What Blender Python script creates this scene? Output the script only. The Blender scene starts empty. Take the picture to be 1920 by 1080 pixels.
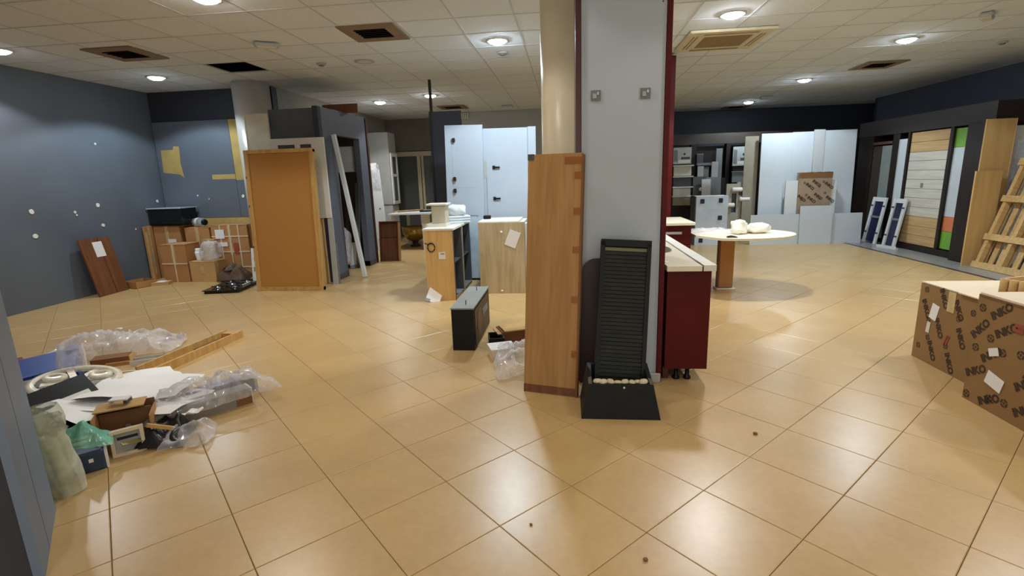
import bpy, bmesh, math, random
from mathutils import Vector, Matrix, noise
R = math.radians
rnd = random.Random(7)
scn = bpy.context.scene
COL = scn.collection

# ------------------------------------------------------------------ camera
EYE, CEIL = 1.511, 3.062
cam_d = bpy.data.cameras.new('camera'); cam = bpy.data.objects.new('camera', cam_d); COL.objects.link(cam)
cam_d.sensor_width = 36.0; cam_d.lens = 949.5 / 1920 * 36.0
cam_d.clip_start = 0.05; cam_d.clip_end = 100
_p, _r, _y = R(12.395), R(1.8255), R(6.43)
_fh = Vector((-math.sin(_y), math.cos(_y), 0)); _rt = Vector((math.cos(_y), math.sin(_y), 0)); _up = Vector((0, 0, 1))
_fw = _fh * math.cos(_p) - _up * math.sin(_p); _dn = -_fh * math.sin(_p) - _up * math.cos(_p)
_cx = _rt * math.cos(_r) + _dn * math.sin(_r); _cd = -_rt * math.sin(_r) + _dn * math.cos(_r)
cam.matrix_world = Matrix(((_cx.x, -_cd.x, -_fw.x, 0), (_cx.y, -_cd.y, -_fw.y, 0), (_cx.z, -_cd.z, -_fw.z, EYE), (0, 0, 0, 1)))
scn.camera = cam
CAMR, CAMD, CAMF = _cx.copy(), _cd.copy(), _fw.copy()
def depth_and_view(x, y, z):
    v = Vector((x, y, z - EYE)); d = v.dot(CAMF)
    if d < 0.2: return d, False
    u, w = v.dot(CAMR) / d, v.dot(CAMD) / d
    return d, abs(u) < 1.08 and abs(w) < 0.64

# ------------------------------------------------------------------ world, exposure
w = bpy.data.worlds.new('world'); scn.world = w; w.use_nodes = True
w.node_tree.nodes['Background'].inputs[0].default_value = (0.5, 0.45, 0.4, 1)
w.node_tree.nodes['Background'].inputs[1].default_value = 0.02
vs = scn.view_settings
vs.view_transform = 'Standard'; vs.look = 'None'; vs.exposure = 0.60; vs.gamma = 1.0; vs.use_curve_mapping = False
scn.cycles.max_bounces = 6; scn.cycles.diffuse_bounces = 4; scn.cycles.caustics_reflective = False; scn.cycles.caustics_refractive = False; scn.cycles.glossy_bounces = 3; scn.cycles.transmission_bounces = 3; scn.cycles.transparent_max_bounces = 8
LAMP_W = 78.0          # watts of every recessed downlight

# added area light outside an added rear window, to brighten the pillar front
_dl = bpy.data.lights.new('added_fill_daylight', 'AREA'); _dl.shape = 'RECTANGLE'; _dl.size = 6.4; _dl.size_y = 2.3; _dl.energy = 80; _dl.color = (1.0, .98, .94)
_do = bpy.data.objects.new('added_fill_daylight', _dl); COL.objects.link(_do); _do.location = (.4, -3.6, 1.45); _do.rotation_euler = (R(90), 0, 0)

# ------------------------------------------------------------------ materials
def lin(c):
    return tuple(((v / 255) / 12.92 if v / 255 <= 0.04045 else ((v / 255 + 0.055) / 1.055) ** 2.4) for v in c)
MATS = {}
def _new(name):
    m = bpy.data.materials.new(name); m.use_nodes = True
    nt = m.node_tree; b = nt.nodes['Principled BSDF']; MATS[name] = m
    return m, nt, b
def mat(name, c, rough=0.6, var=0.12, scale=6.0, bump=0.0, bscale=40.0, metal=0.0, spec=0.5, c2=None, rand=0.0, detail=4):
    """procedural paint / board: base colour broken up by noise, optional fine relief and per-piece tone"""
    m, nt, b = _new(name); L = nt.links; N = nt.nodes
    tc = N.new('ShaderNodeTexCoord'); nz = N.new('ShaderNodeTexNoise'); nz.inputs['Scale'].default_value = scale; nz.inputs['Detail'].default_value = detail
    L.new(tc.outputs['Object'], nz.inputs['Vector'])
    a = lin(c); d = lin(c2) if c2 else tuple(v * (1 - var) for v in a)
    rp = N.new('ShaderNodeValToRGB'); rp.color_ramp.elements[0].position = 0.35; rp.color_ramp.elements[1].position = 0.65
    rp.color_ramp.elements[0].color = (*d, 1); rp.color_ramp.elements[1].color = (*a, 1)
    L.new(nz.outputs['Fac'], rp.inputs['Fac']); out = rp.outputs['Color']
    if rand:
        oi = N.new('ShaderNodeObjectInfo'); mr = N.new('ShaderNodeMapRange'); mr.inputs['To Min'].default_value = 1 - rand; mr.inputs['To Max'].default_value = 1 + rand
        L.new(oi.outputs['Random'], mr.inputs['Value']); hs = N.new('ShaderNodeHueSaturation'); L.new(mr.outputs['Result'], hs.inputs['Value']); L.new(out, hs.inputs['Color']); out = hs.outputs['Color']
    L.new(out, b.inputs['Base Color']); b.inputs['Roughness'].default_value = rough; b.inputs['Metallic'].default_value = metal
    b.inputs['Specular IOR Level'].default_value = spec
    if bump:
        n2 = N.new('ShaderNodeTexNoise'); n2.inputs['Scale'].default_value = bscale; L.new(tc.outputs['Object'], n2.inputs['Vector'])
        bp = N.new('ShaderNodeBump'); bp.inputs['Strength'].default_value = bump; bp.inputs['Distance'].default_value = 0.01
        L.new(n2.outputs['Fac'], bp.inputs['Height']); L.new(bp.outputs['Normal'], b.inputs['Normal'])
    return m
def wood(name, c, c2, stretch=(14, 14, 1.2), rough=0.5, rand=0.0, spec=0.4):
    m, nt, b = _new(name); L = nt.links; N = nt.nodes
    tc = N.new('ShaderNodeTexCoord'); mp = N.new('ShaderNodeMapping'); mp.inputs['Scale'].default_value = stretch
    nz = N.new('ShaderNodeTexNoise'); nz.inputs['Scale'].default_value = 1.6; nz.inputs['Detail'].default_value = 8; nz.inputs['Distortion'].default_value = 0.6
    L.new(tc.outputs['Object'], mp.inputs['Vector']); L.new(mp.outputs['Vector'], nz.inputs['Vector'])
    rp = N.new('ShaderNodeValToRGB'); rp.color_ramp.elements[0].position = 0.3; rp.color_ramp.elements[1].position = 0.7
    rp.color_ramp.elements[0].color = (*lin(c2), 1); rp.color_ramp.elements[1].color = (*lin(c), 1)
    L.new(nz.outputs['Fac'], rp.inputs['Fac']); out = rp.outputs['Color']
    if rand:
        oi = N.new('ShaderNodeObjectInfo'); mr = N.new('ShaderNodeMapRange'); mr.inputs['To Min'].default_value = 1 - rand; mr.inputs['To Max'].default_value = 1 + rand
        L.new(oi.outputs['Random'], mr.inputs['Value']); hs = N.new('ShaderNodeHueSaturation'); L.new(mr.outputs['Result'], hs.inputs['Value']); L.new(out, hs.inputs['Color']); out = hs.outputs['Color']
    L.new(out, b.inputs['Base Color']); b.inputs['Roughness'].default_value = rough; b.inputs['Specular IOR Level'].default_value = spec
    return m
def film(name, c, alpha=0.35, rough=0.12):
    """thin clear plastic: mostly see-through with a tinted sheen"""
    m, nt, b = _new(name); L = nt.links; N = nt.nodes
    b.inputs['Base Color'].default_value = (*lin(c), 1); b.inputs['Roughness'].default_value = rough
    b.inputs['Specular IOR Level'].default_value = 0.9
    fr = N.new('ShaderNodeLayerWeight'); fr.inputs['Blend'].default_value = 0.35
    tc = N.new('ShaderNodeTexCoord'); nz = N.new('ShaderNodeTexNoise'); nz.inputs['Scale'].default_value = 18
    L.new(tc.outputs['Object'], nz.inputs['Vector'])
    ad = N.new('ShaderNodeMath'); ad.operation = 'MULTIPLY_ADD'; ad.inputs[1].default_value = 0.55; ad.inputs[2].default_value = alpha - 0.2
    L.new(nz.outputs['Fac'], ad.inputs[0]); a2 = N.new('ShaderNodeMath'); a2.operation = 'MULTIPLY_ADD'; a2.use_clamp = True; a2.inputs[1].default_value = 0.45
    L.new(fr.outputs['Facing'], a2.inputs[0]); L.new(ad.outputs[0], a2.inputs[2]); L.new(a2.outputs[0], b.inputs['Alpha'])
    return m
def glow(name, c, s):
    m, nt, b = _new(name); b.inputs['Base Color'].default_value = (0.8, 0.8, 0.8, 1)
    b.inputs['Emission Color'].default_value = (*c, 1); b.inputs['Emission Strength'].default_value = s
    return m
def glass(name, c, alpha=0.4, rough=0.05):
    m, nt, b = _new(name); b.inputs['Base Color'].default_value = (*lin(c), 1); b.inputs['Roughness'].default_value = rough; b.inputs['Alpha'].default_value = alpha
    return m

def floor_mat(name, c, c2, rough, rand):
    m, nt, b = _new(name); L = nt.links; N = nt.nodes
    tc = N.new('ShaderNodeTexCoord'); oi = N.new('ShaderNodeObjectInfo')
    geo = N.new('ShaderNodeNewGeometry')
    n1 = N.new('ShaderNodeTexNoise'); n1.inputs['Scale'].default_value = 3.2; n1.inputs['Detail'].default_value = 6; L.new(geo.outputs['Position'], n1.inputs['Vector'])
    n2 = N.new('ShaderNodeTexNoise'); n2.inputs['Scale'].default_value = 26; n2.inputs['Detail'].default_value = 4; L.new(geo.outputs['Position'], n2.inputs['Vector'])
    mx = N.new('ShaderNodeMath'); mx.operation = 'MULTIPLY_ADD'; mx.inputs[1].default_value = 0.4; L.new(n2.outputs['Fac'], mx.inputs[0])
    m6 = N.new('ShaderNodeMath'); m6.operation = 'MULTIPLY'; m6.inputs[1].default_value = 0.6; L.new(n1.outputs['Fac'], m6.inputs[0]); L.new(m6.outputs[0], mx.inputs[2])
    rp = N.new('ShaderNodeValToRGB'); rp.color_ramp.elements[0].position = 0.28; rp.color_ramp.elements[1].position = 0.72
    rp.color_ramp.elements[0].color = (*lin(c2), 1); rp.color_ramp.elements[1].color = (*lin(c), 1); L.new(mx.outputs[0], rp.inputs['Fac'])
    mr = N.new('ShaderNodeMapRange'); mr.inputs['To Min'].default_value = 1 - rand; mr.inputs['To Max'].default_value = 1 + rand; L.new(oi.outputs['Random'], mr.inputs['Value'])
    hs = N.new('ShaderNodeHueSaturation'); L.new(mr.outputs['Result'], hs.inputs['Value']); L.new(rp.outputs['Color'], hs.inputs['Color']); L.new(hs.outputs['Color'], b.inputs['Base Color'])
    b.inputs['Roughness'].default_value = rough
    b.inputs['Specular IOR Level'].default_value = 0.5
    return m
FLOOR = floor_mat('beige_stoneware', (195, 163, 113), (179, 147, 97), 0.31, 0.03)
FLOOR2 = floor_mat('grey_stoneware', (150, 148, 144), (132, 130, 126), 0.3, 0.03)
GROUT = mat('grout', (126, 98, 66), 0.9)
CEILM = mat('mineral_tile', (224, 232, 240), 0.95, var=0.06, scale=30, bump=0.25, bscale=220, rand=0.025)
TBAR = mat('ceiling_bar', (196, 202, 208), 0.6)
PLENUM = mat('plenum_dark', (30, 28, 26), 0.95)
BLUE = mat('slate_blue_paint', (96, 104, 114), 0.55, var=0.12, scale=1.3, bump=0.06, bscale=60)
BLUEDK = mat('dark_slate_paint', (62, 66, 78), 0.6, var=0.1, scale=1.5)
NAVY = mat('navy_black_paint', (44, 47, 58), 0.65, var=0.15, scale=1.2)
GREYWALL = mat('pale_grey_plaster', (168, 170, 166), 0.8, var=0.08, scale=2)
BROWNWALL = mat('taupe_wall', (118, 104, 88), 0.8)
OCHRE = mat('ochre_unpainted', (186, 158, 92), 0.8, var=0.18, scale=5)
CHIP = mat('white_plaster_chip', (232, 232, 224), 0.9)
CREAMCOL = mat('cream_column_paint', (228, 216, 188), 0.35, var=0.05)
PILGREY = mat('pillar_grey_laminate', (178, 188, 197), 0.55, var=0.04, scale=1.5)
RED = mat('dark_red_laminate', (84, 12, 11), 0.5, var=0.2, scale=2, spec=0.2)
REDDK = mat('maroon_edge', (70, 14, 14), 0.4)
CREAM = mat('cream_worktop', (226, 216, 190), 0.35, var=0.05, scale=12)
WHITE = mat('white_laminate', (212, 215, 216), 0.3, var=0.03)
WHITEB = mat('cool_white_gloss', (200, 207, 214), 0.2, var=0.03)
OFFW = mat('off_white', (216, 212, 200), 0.5, var=0.05)
GREYL = mat('light_grey', (176, 178, 174), 0.5)
GREYM = mat('mid_grey', (120, 122, 122), 0.5)
GREYD = mat('charcoal_grey', (72, 74, 80), 0.5)
BLACK = mat('black_plastic', (15, 15, 16), 0.4, spec=0.25)
BLACKG = mat('black_glass', (12, 12, 14), 0.08)
DOORW = mat('cool_door_white', (178, 188, 200), 0.25, var=0.03)
STEEL = mat('brushed_steel', (178, 180, 182), 0.28, metal=1.0)
IRON = mat('dark_steel', (52, 46, 44), 0.4, metal=0.6)
DARKWD = wood('wenge', (38, 26, 24), (24, 15, 14), rough=0.45)
BROWNWD = wood('walnut_board', (124, 78, 48), (92, 56, 34))
MEDWD = wood('cherry_board', (176, 134, 80), (154, 112, 62))
OAK = wood('oak_carcass', (218, 180, 118), (198, 158, 96))
OAKLT = wood('pale_oak', (194, 176, 142), (170, 150, 114))
HARDB = mat('hardboard', (178, 124, 56), 0.75, var=0.12, scale=90, bump=0.1, bscale=300)
PINE = wood('raw_pine', (204, 172, 118), (180, 144, 92), stretch=(2, 20, 20), rand=0.06)
PINEF = wood('pine_frame', (204, 164, 100), (176, 134, 74), rand=0.05)
MDF = wood('oak_sheet', (200, 164, 106), (186, 148, 92), stretch=(8, 8, .8))
CARD = mat('brown_cardboard', (176, 128, 78), 0.85, var=0.1, scale=4)
CARD2 = mat('tan_cardboard', (196, 158, 104), 0.85, var=0.1, scale=5)
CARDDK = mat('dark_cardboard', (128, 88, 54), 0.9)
CARDIN = mat('pale_cardboard_flap', (220, 204, 176), 0.85, var=0.06)
CARDP = mat('printed_cardboard', (144, 110, 66), 0.85, var=0.1, scale=3)
TAPE = mat('packing_tape', (150, 92, 44), 0.25)
TAPECL = film('clear_tape', (214, 190, 140), 0.6)
STRAP = mat('white_strap', (222, 206, 178), 0.5)
PAPER = mat('white_paper', (232, 230, 228), 0.8, var=0.03)
PAPERG = mat('grey_print', (150, 150, 150), 0.8)
INK = mat('print_ink', (62, 42, 24), 0.8)
REDINK = mat('red_ink', (158, 72, 52), 0.8)
SLATE = mat('slate_resin', (38, 40, 32), 0.5, var=0.35, scale=9, bump=0.3, bscale=50, rand=0.12, spec=0.2)
SLATEF = mat('slate_frame', (28, 30, 29), 0.55, var=0.2, scale=10, bump=0.2, bscale=60, spec=0.2)
PEBBLE = mat('cream_pebble', (206, 192, 158), 0.6, var=0.2, scale=14)
BLUEPL = mat('royal_blue_card', (34, 66, 140), 0.4)
BLUEBX = mat('petrol_blue_box', (36, 58, 84), 0.3)
NAVYPL = mat('navy_corner', (24, 30, 66), 0.4)
GREENP = mat('lime_laminate', (120, 178, 62), 0.4)
ORANGE = mat('orange_laminate', (218, 126, 82), 0.4)
FILM = film('clear_film', (226, 224, 228), 0.2, 0.08)
FILMG = film('green_film', (128, 206, 182), 0.5, 0.2)
FILMW = film('milky_film', (214, 220, 198), 0.42, 0.3)
FOAMW = mat('white_foam', (236, 232, 220), 0.7, bump=0.2, bscale=30)
BRASS = mat('brass_bowl', (176, 146, 84), 0.3, metal=0.8)
VENTM = mat('grille_taupe', (138, 116, 88), 0.6)
ACM = mat('cassette_ivory', (214, 204, 176), 0.5)
LOUV = mat('louvre_tan', (150, 126, 84), 0.6)
GLASSG = glass('smoked_glass', (96, 98, 92), 0.75, 0.08)
GLASSC = glass('clear_glass', (190, 200, 200), 0.35, 0.05)
PLANKW = wood('whitewashed_plank', (212, 208, 198), (192, 186, 172), stretch=(6, 1.0, 14))
PLANKO = wood('door_oak', (204, 172, 124), (184, 148, 98), stretch=(6, 1.0, 14))

# ------------------------------------------------------------------ mesh helpers
class MB:
    def __init__(s): s.v = []; s.f = []; s.M = Matrix()
    def at(s, m): s.M = m; return s
    def _add(s, vs, fs):
        o = len(s.v); s.v += [tuple(s.M @ Vector(p)) for p in vs]; s.f += [tuple(o + i for i in f) for f in fs]; return s
    def box(s, x0, x1, y0, y1, z0, z1, bev=0.0):
        if bev <= 0:
            vs = [(x0, y0, z0), (x1, y0, z0), (x1, y1, z0), (x0, y1, z0), (x0, y0, z1), (x1, y0, z1), (x1, y1, z1), (x0, y1, z1)]
            return s._add(vs, [(3, 2, 1, 0), (4, 5, 6, 7), (0, 1, 5, 4), (1, 2, 6, 5), (2, 3, 7, 6), (3, 0, 4, 7)])
        b = min(bev, (x1 - x0) / 2.5, (y1 - y0) / 2.5, (z1 - z0) / 2.5)
        def ring(z, i): return [(x0 + i, y0 + b, z), (x0 + b, y0 + i, z), (x1 - b, y0 + i, z), (x1 - i, y0 + b, z), (x1 - i, y1 - b, z), (x1 - b, y1 - i, z), (x0 + b, y1 - i, z), (x0 + i, y1 - b, z)]
        vs = ring(z0, b) + ring(z0 + b, 0) + ring(z1 - b, 0) + ring(z1, b)
        fs = [tuple(range(7, -1, -1)), tuple(range(24, 32))]
        for k in range(3):
            for i in range(8): j = (i + 1) % 8; fs.append((8 * k + i, 8 * k + j, 8 * k + 8 + j, 8 * k + 8 + i))
        return s._add(vs, fs)
    def lathe(s, prof, n=24, cap=True):
        """profile [(r,z)...] about the z axis"""
        vs = []; fs = []
        for r, z in prof:
            for i in range(n): a = 2 * math.pi * i / n; vs.append((r * math.cos(a), r * math.sin(a), z))
        for k in range(len(prof) - 1):
            for i in range(n): j = (i + 1) % n; fs.append((k * n + i, k * n + j, k * n + n + j, k * n + n + i))
        if cap: fs.append(tuple(range(n - 1, -1, -1))); fs.append(tuple((len(prof) - 1) * n + i for i in range(n)))
        return s._add(vs, fs)
    def prism(s, poly, z0, z1, bev=0.0):
        n = len(poly)
        c = (sum(p[0] for p in poly) / n, sum(p[1] for p in poly) / n)
        if bev > 0:
            ins = [(p[0] + (c[0] - p[0]) * bev, p[1] + (c[1] - p[1]) * bev) for p in poly]
            d = bev * 0.12
            vs = [(p[0], p[1], z0) for p in poly] + [(p[0], p[1], z1 - d) for p in poly] + [(p[0], p[1], z1) for p in ins]
            fs = [tuple(range(n - 1, -1, -1)), tuple(range(2 * n, 3 * n))]
            for k in (0, n):
                for i in range(n): j = (i + 1) % n; fs.append((k + i, k + j, k + n + j, k + n + i))
            return s._add(vs, fs)
        vs = [(p[0], p[1], z0) for p in poly] + [(p[0], p[1], z1) for p in poly]
        fs = [tuple(range(n - 1, -1, -1)), tuple(range(n, 2 * n))]
        for i in range(n): j = (i + 1) % n; fs.append((i, j, n + j, n + i))
        return s._add(vs, fs)
    def tube(s, pts, r, n=8, closed=False):
        pts = [Vector(p) for p in pts]; m = len(pts); vs = []; fs = []
        for k, p in enumerate(pts):
            a = pts[(k - 1) % m] if (closed or k > 0) else p; b = pts[(k + 1) % m] if (closed or k < m - 1) else p
            t = (b - a).normalized(); u = t.cross(Vector((0, 0, 1)))
            if u.length < 1e-3: u = t.cross(Vector((1, 0, 0)))
            u.normalize(); v = t.cross(u)
            for i in range(n): q = 2 * math.pi * i / n; vs.append(tuple(p + u * (r * math.cos(q)) + v * (r * math.sin(q))))
        for k in range(m if closed else m - 1):
            k2 = (k + 1) % m
            for i in range(n): j = (i + 1) % n; fs.append((k * n + i, k * n + j, k2 * n + j, k2 * n + i))
        if not closed: fs.append(tuple(range(n - 1, -1, -1))); fs.append(tuple((m - 1) * n + i for i in range(n)))
        return s._add(vs, fs)
    def grid(s, nx, ny, fn):
        vs = [fn(i / nx, j / ny) for j in range(ny + 1) for i in range(nx + 1)]
        fs = [(j * (nx + 1) + i, j * (nx + 1) + i + 1, (j + 1) * (nx + 1) + i + 1, (j + 1) * (nx + 1) + i) for j in range(ny) for i in range(nx)]
        return s._add(vs, fs)
    def mesh(s, name, m, smooth=False):
        me = bpy.data.meshes.new(name); me.from_pydata(s.v, [], s.f); me.materials.append(m)
        bm = bmesh.new(); bm.from_mesh(me); bmesh.ops.recalc_face_normals(bm, faces=bm.faces); bm.to_mesh(me); bm.free()
        if smooth:
            for p in me.polygons: p.use_smooth = True
        me.update(); return me
def obj(name, mb, m, parent=None, smooth=False):
    me = mb if isinstance(mb, bpy.types.Mesh) else mb.mesh(name, m, smooth)
    o = bpy.data.objects.new(name, me); COL.objects.link(o)
    if parent: o.parent = parent
    return o
def tag(o, label, cat, group=None):
    o['label'] = label; o['category'] = cat
    if group: o['group'] = group
    return o
def thing(name, label, cat, loc=(0, 0, 0), rot=(0, 0, 0), group=None):
    o = bpy.data.objects.new(name, None); COL.objects.link(o); o.location = loc; o.rotation_euler = rot; o.empty_display_size = 0.1
    return tag(o, label, cat, group)
def struct(name, mb, m, smooth=False):
    o = obj(name, mb, m, None, smooth); o['kind'] = 'structure'; return o
def part(name, m, parent, *boxes, bev=0.0, lab=None, smooth=False):
    mb = MB()
    for b in boxes: mb.box(*b, bev=bev)
    o = obj(name, mb, m, parent, smooth)
    if lab: o['label'] = lab
    return o
def single(name, m, label, cat, mb, loc=(0, 0, 0), rot=(0, 0, 0), group=None, smooth=False):
    o = obj(name, mb, m, None, smooth); o.location = loc; o.rotation_euler = rot
    return tag(o, label, cat, group)
def B(x0, x1, y0, y1, z0, z1, bev=0.0): return MB().box(x0, x1, y0, y1, z0, z1, bev)
def crumple(w, d, h, seed, nx=26, ny=20, edge=0.3, fold=1.0):
    """a crumpled sheet: heights from folded noise, outline ragged"""
    def fn(u, v):
        x = (u - .5) * w; y = (v - .5) * d
        q = Vector((x * 5 + seed, y * 5, seed * 1.7))
        n1 = 1 - abs(noise.noise(q)) * 2.0; n2 = 1 - abs(noise.noise(q * 2.3)) * 2.0
        e = min(1, min(u, 1 - u, v, 1 - v) / edge)
        z = h * max(0.02, (0.35 + 0.45 * n1 + 0.3 * n2 * fold)) * (0.12 + 0.88 * e ** .7)
        x += 0.06 * w * noise.noise(q * 1.3 + Vector((9, 0, 0))); y += 0.09 * d * noise.noise(q * 1.3 + Vector((0, 9, 0)))
        return (x, y, max(0.004, z))
    return MB().grid(nx, ny, fn)
def text_mesh(body, size, m, bold=0.0):
    cu = bpy.data.curves.new('printed_word', 'FONT'); cu.body = body; cu.size = size; cu.align_x = 'LEFT'; cu.align_y = 'CENTER'; cu.offset = bold; cu.resolution_u = 3
    o = bpy.data.objects.new('tmp_text', cu); COL.objects.link(o)
    me = bpy.data.meshes.new_from_object(o); bpy.data.objects.remove(o); bpy.data.curves.remove(cu)
    me.materials.clear(); me.materials.append(m); return me

# ================================================================== STRUCTURE
XL, XR, YB, YBL, XFL, YR = -6.95, 7.3, 15.4, 8.25, -4.75, -3.2
XS = 5.54                                       # dark floor strip, grey tiles beyond it
# ---- floor
fl = struct('floor', B(XL - .15, XR + .9, YR - .15, YB + .15, -0.12, -0.006), GROUT)
def clip(poly, axis, lim, keep_less):
    out = []
    for i in range(len(poly)):
        a, b = poly[i], poly[(i + 1) % len(poly)]
        ia = a[axis] <= lim if keep_less else a[axis] >= lim; ib = b[axis] <= lim if keep_less else b[axis] >= lim
        if ia: out.append(a)
        if ia != ib:
            t = (lim - a[axis]) / (b[axis] - a[axis]); out.append((a[0] + t * (b[0] - a[0]), a[1] + t * (b[1] - a[1])))
    return out
def area(p): return abs(sum(p[i][0] * p[(i + 1) % len(p)][1] - p[(i + 1) % len(p)][0] * p[i][1] for i in range(len(p)))) / 2
T, GAP = 0.45, 0.0028
ux, uy = Vector((math.cos(R(45)), math.sin(R(45)))), Vector((-math.sin(R(45)), math.cos(R(45))))
org = Vector((-0.3077, 1.946)); tiles = []
hs = T / 2 - GAP / 2
for i in range(-40, 41):
    for j in range(-40, 41):
        c = org + ux * ((i + .5) * T) + uy * ((j + .5) * T)
        if not (XL - .4 < c.x < XS + .35 and YR - .3 < c.y < YB + .3): continue
        poly = [tuple(c + ux * (a * hs) + uy * (b * hs)) for a, b in ((-1, -1), (1, -1), (1, 1), (-1, 1))]
        poly = clip(poly, 0, XL if c.y < YBL else XFL, False)
        if poly: poly = clip(poly, 0, XS - .02, True)
        if poly: poly = clip(poly, 1, YR, False)
        if poly: poly = clip(poly, 1, YB, True)
        if not poly or area(poly) < .004: continue
        d, vis = depth_and_view(c.x, c.y, 0)
        tiles.append((0 if vis else 1, d, c, poly))
tiles.sort(key=lambda t: (t[0], t[1]))
full = MB().prism([tuple(ux * (a * hs) + uy * (b * hs)) for a, b in ((-1, -1), (1, -1), (1, 1), (-1, 1))], -0.006, 0.0, 0.012).mesh('floor_tile', FLOOR)
rest = MB()
for k, (v, d, c, poly) in enumerate(tiles):
    if k < 300:
        if len(poly) == 4 and abs(area(poly) - (2 * hs) ** 2) < 1e-6: o = obj('floor_tile', full, FLOOR, fl); o.location = (c.x, c.y, 0)
        else:
            o = obj('floor_tile', MB().prism([(p[0] - c.x, p[1] - c.y) for p in poly], -0.006, 0, 0.012), FLOOR, fl); o.location = (c.x, c.y, 0)
    else: rest.prism(poly, -0.006, 0.0, 0.012)
o = obj('floor_tile_field', rest, FLOOR, fl); o['kind'] = 'stuff'
# grey tiles along the display wall, square to the room
for k, y in enumerate([YR + .45 * i for i in range(int((YB - YR) / .45) + 1)]):
    for q in range(4):
        x0 = XS + .03 + q * .45
        if not (6.2 < y < 12.2): continue
        obj('floor_tile', B(x0, min(x0 + .447, XR), y, y + .447, -0.006, 0.0), FLOOR2, fl)
o = obj('floor_tile_field', B(XS + .03, XR + .8, YR, 6.15, -.006, -.0005).box(XS + .03, XR + .8, 12.55, YB, -.006, -.0005), FLOOR2, fl); o['kind'] = 'stuff'
struct('trim_1', B(XS - .02, XS + .03, YR, YB - .2, -0.005, 0.004), mat('navy_floor_strip', (44, 46, 60), 0.4))
# ---- ceiling
holes = [(-4.402, 6.882)]
ce = struct('ceiling', B(XL - .15, XR + .9, YR - .15, YB + .15, 3.55, 3.65), PLENUM)
cs = 0.6; corg = Vector((-2.302, 5.382)); ct = []
for i in range(-10, 20):
    for j in range(-16, 19):
        x0, y0 = corg.x + i * cs, corg.y + j * cs; x1, y1 = x0 + cs, y0 + cs; c = ((x0 + x1) / 2, (y0 + y1) / 2)
        lx = XL if c[1] < YBL else XFL
        a0, a1, b0, b1 = max(x0, lx), min(x1, XR + .8), max(y0, YR), min(y1, YB)
        if a1 - a0 < .03 or b1 - b0 < .03 or any(abs(c[0] - h[0]) < .1 and abs(c[1] - h[1]) < .1 for h in holes): continue
        d, vis = depth_and_view(c[0], c[1], CEIL); ct.append((0 if vis else 1, d, a0, a1, b0, b1))
ct.sort(key=lambda t: (t[0], t[1])); rest = MB()
ctile = B(-.297, .297, -.297, .297, 0, .014, .004).mesh('ceiling_tile', CEILM)
for k, (v, d, a0, a1, b0, b1) in enumerate(ct):
    if k < 300:
        if a1 - a0 > .599 and b1 - b0 > .599: o = obj('ceiling_tile', ctile, CEILM, ce); o.location = ((a0 + a1) / 2, (b0 + b1) / 2, CEIL)
        else: obj('ceiling_tile', B(a0 + .003, a1 - .003, b0 + .003, b1 - .003, CEIL, CEIL + .014), CEILM, ce)
    else: rest.box(a0 + .003, a1 - .003, b0 + .003, b1 - .003, CEIL, CEIL + .014)
o = obj('ceiling_tile_field', rest, CEILM, ce); o['kind'] = 'stuff'
bars = MB()
for i in range(-8, 19):
    x = corg.x + i * cs
    if XL < x < XR + .8: bars.box(x - .009, x + .009, YR if x > XL else 0, YBL if x < XFL else YB, CEIL - .003, CEIL + .012)
for j in range(-15, 18):
    y = corg.y + j * cs
    if YR < y < YB: bars.box(XL if y < YBL else XFL, XR + .8, y - .009, y + .009, CEIL - .004, CEIL + .011)
o = obj('ceiling_grid', bars, TBAR, ce); o['kind'] = 'stuff'
# ---- walls
HW = 3.5
wl = struct('wall_left', B(XL - .15, XL, YR - .15, YBL + .15, 0, HW), BLUE)
wbl = struct('wall_back_left', B(XL, XFL, YBL, YBL + .15, 0, HW), NAVY)
struct('wall_far_left', B(XFL - .15, XFL, YBL + .15, YB, 0, HW), mat('grey_taupe_wall', (150, 146, 136), 0.8))
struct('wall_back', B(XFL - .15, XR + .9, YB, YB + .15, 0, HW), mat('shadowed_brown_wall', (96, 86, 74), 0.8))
wr = struct('wall_right', B(XR, XR + .15, YR, 13.45, 0, HW), mat('blue_grey_upper_wall', (74, 80, 96), 0.65))
struct('wall_right_recess', B(XR + .75, XR + .9, 13.45, YB, 0, HW).box(XR, XR + .9, 13.45, 13.55, 0, HW), NAVY)
struct('wall_rear', B(XL - .15, -2.8, YR - .15, YR, 0, HW).box(3.6, XR + .9, YR - .15, YR, 0, HW).box(-2.8, 3.6, YR - .15, YR, 0, .3).box(-2.8, 3.6, YR - .15, YR, 2.6, HW), mat('cream_rear_wall', (170, 150, 120), 0.8))
win = struct('added_window_1', B(-2.8, 3.6, YR - .12, YR - .04, .3, .36).box(-2.8, 3.6, YR - .12, YR - .04, 2.54, 2.6), mat('aluminium_frame', (150, 152, 154), .4))  # unseen window, added so the area light has an opening to shine through
for k in range(5): obj('mullion', B(-2.8 + k * 1.585, -2.74 + k * 1.585, YR - .12, YR - .04, .36, 2.54), MATS['aluminium_frame'], win)
for k in range(4): obj('pane', B(-2.74 + k * 1.585, -1.215 + k * 1.585, YR - .085, YR - .075, .36, 2.54), glass('added_glass_%d' % k, (220, 228, 228), .08, .02), win)
struct('wall_partition', B(-2.55, 1.0, 12.6, 12.75, 0, HW), GREYWALL)
struct('wall_back_right', B(1.6, XR + .75, 14.6, 14.75, 0, HW), NAVY)
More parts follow.
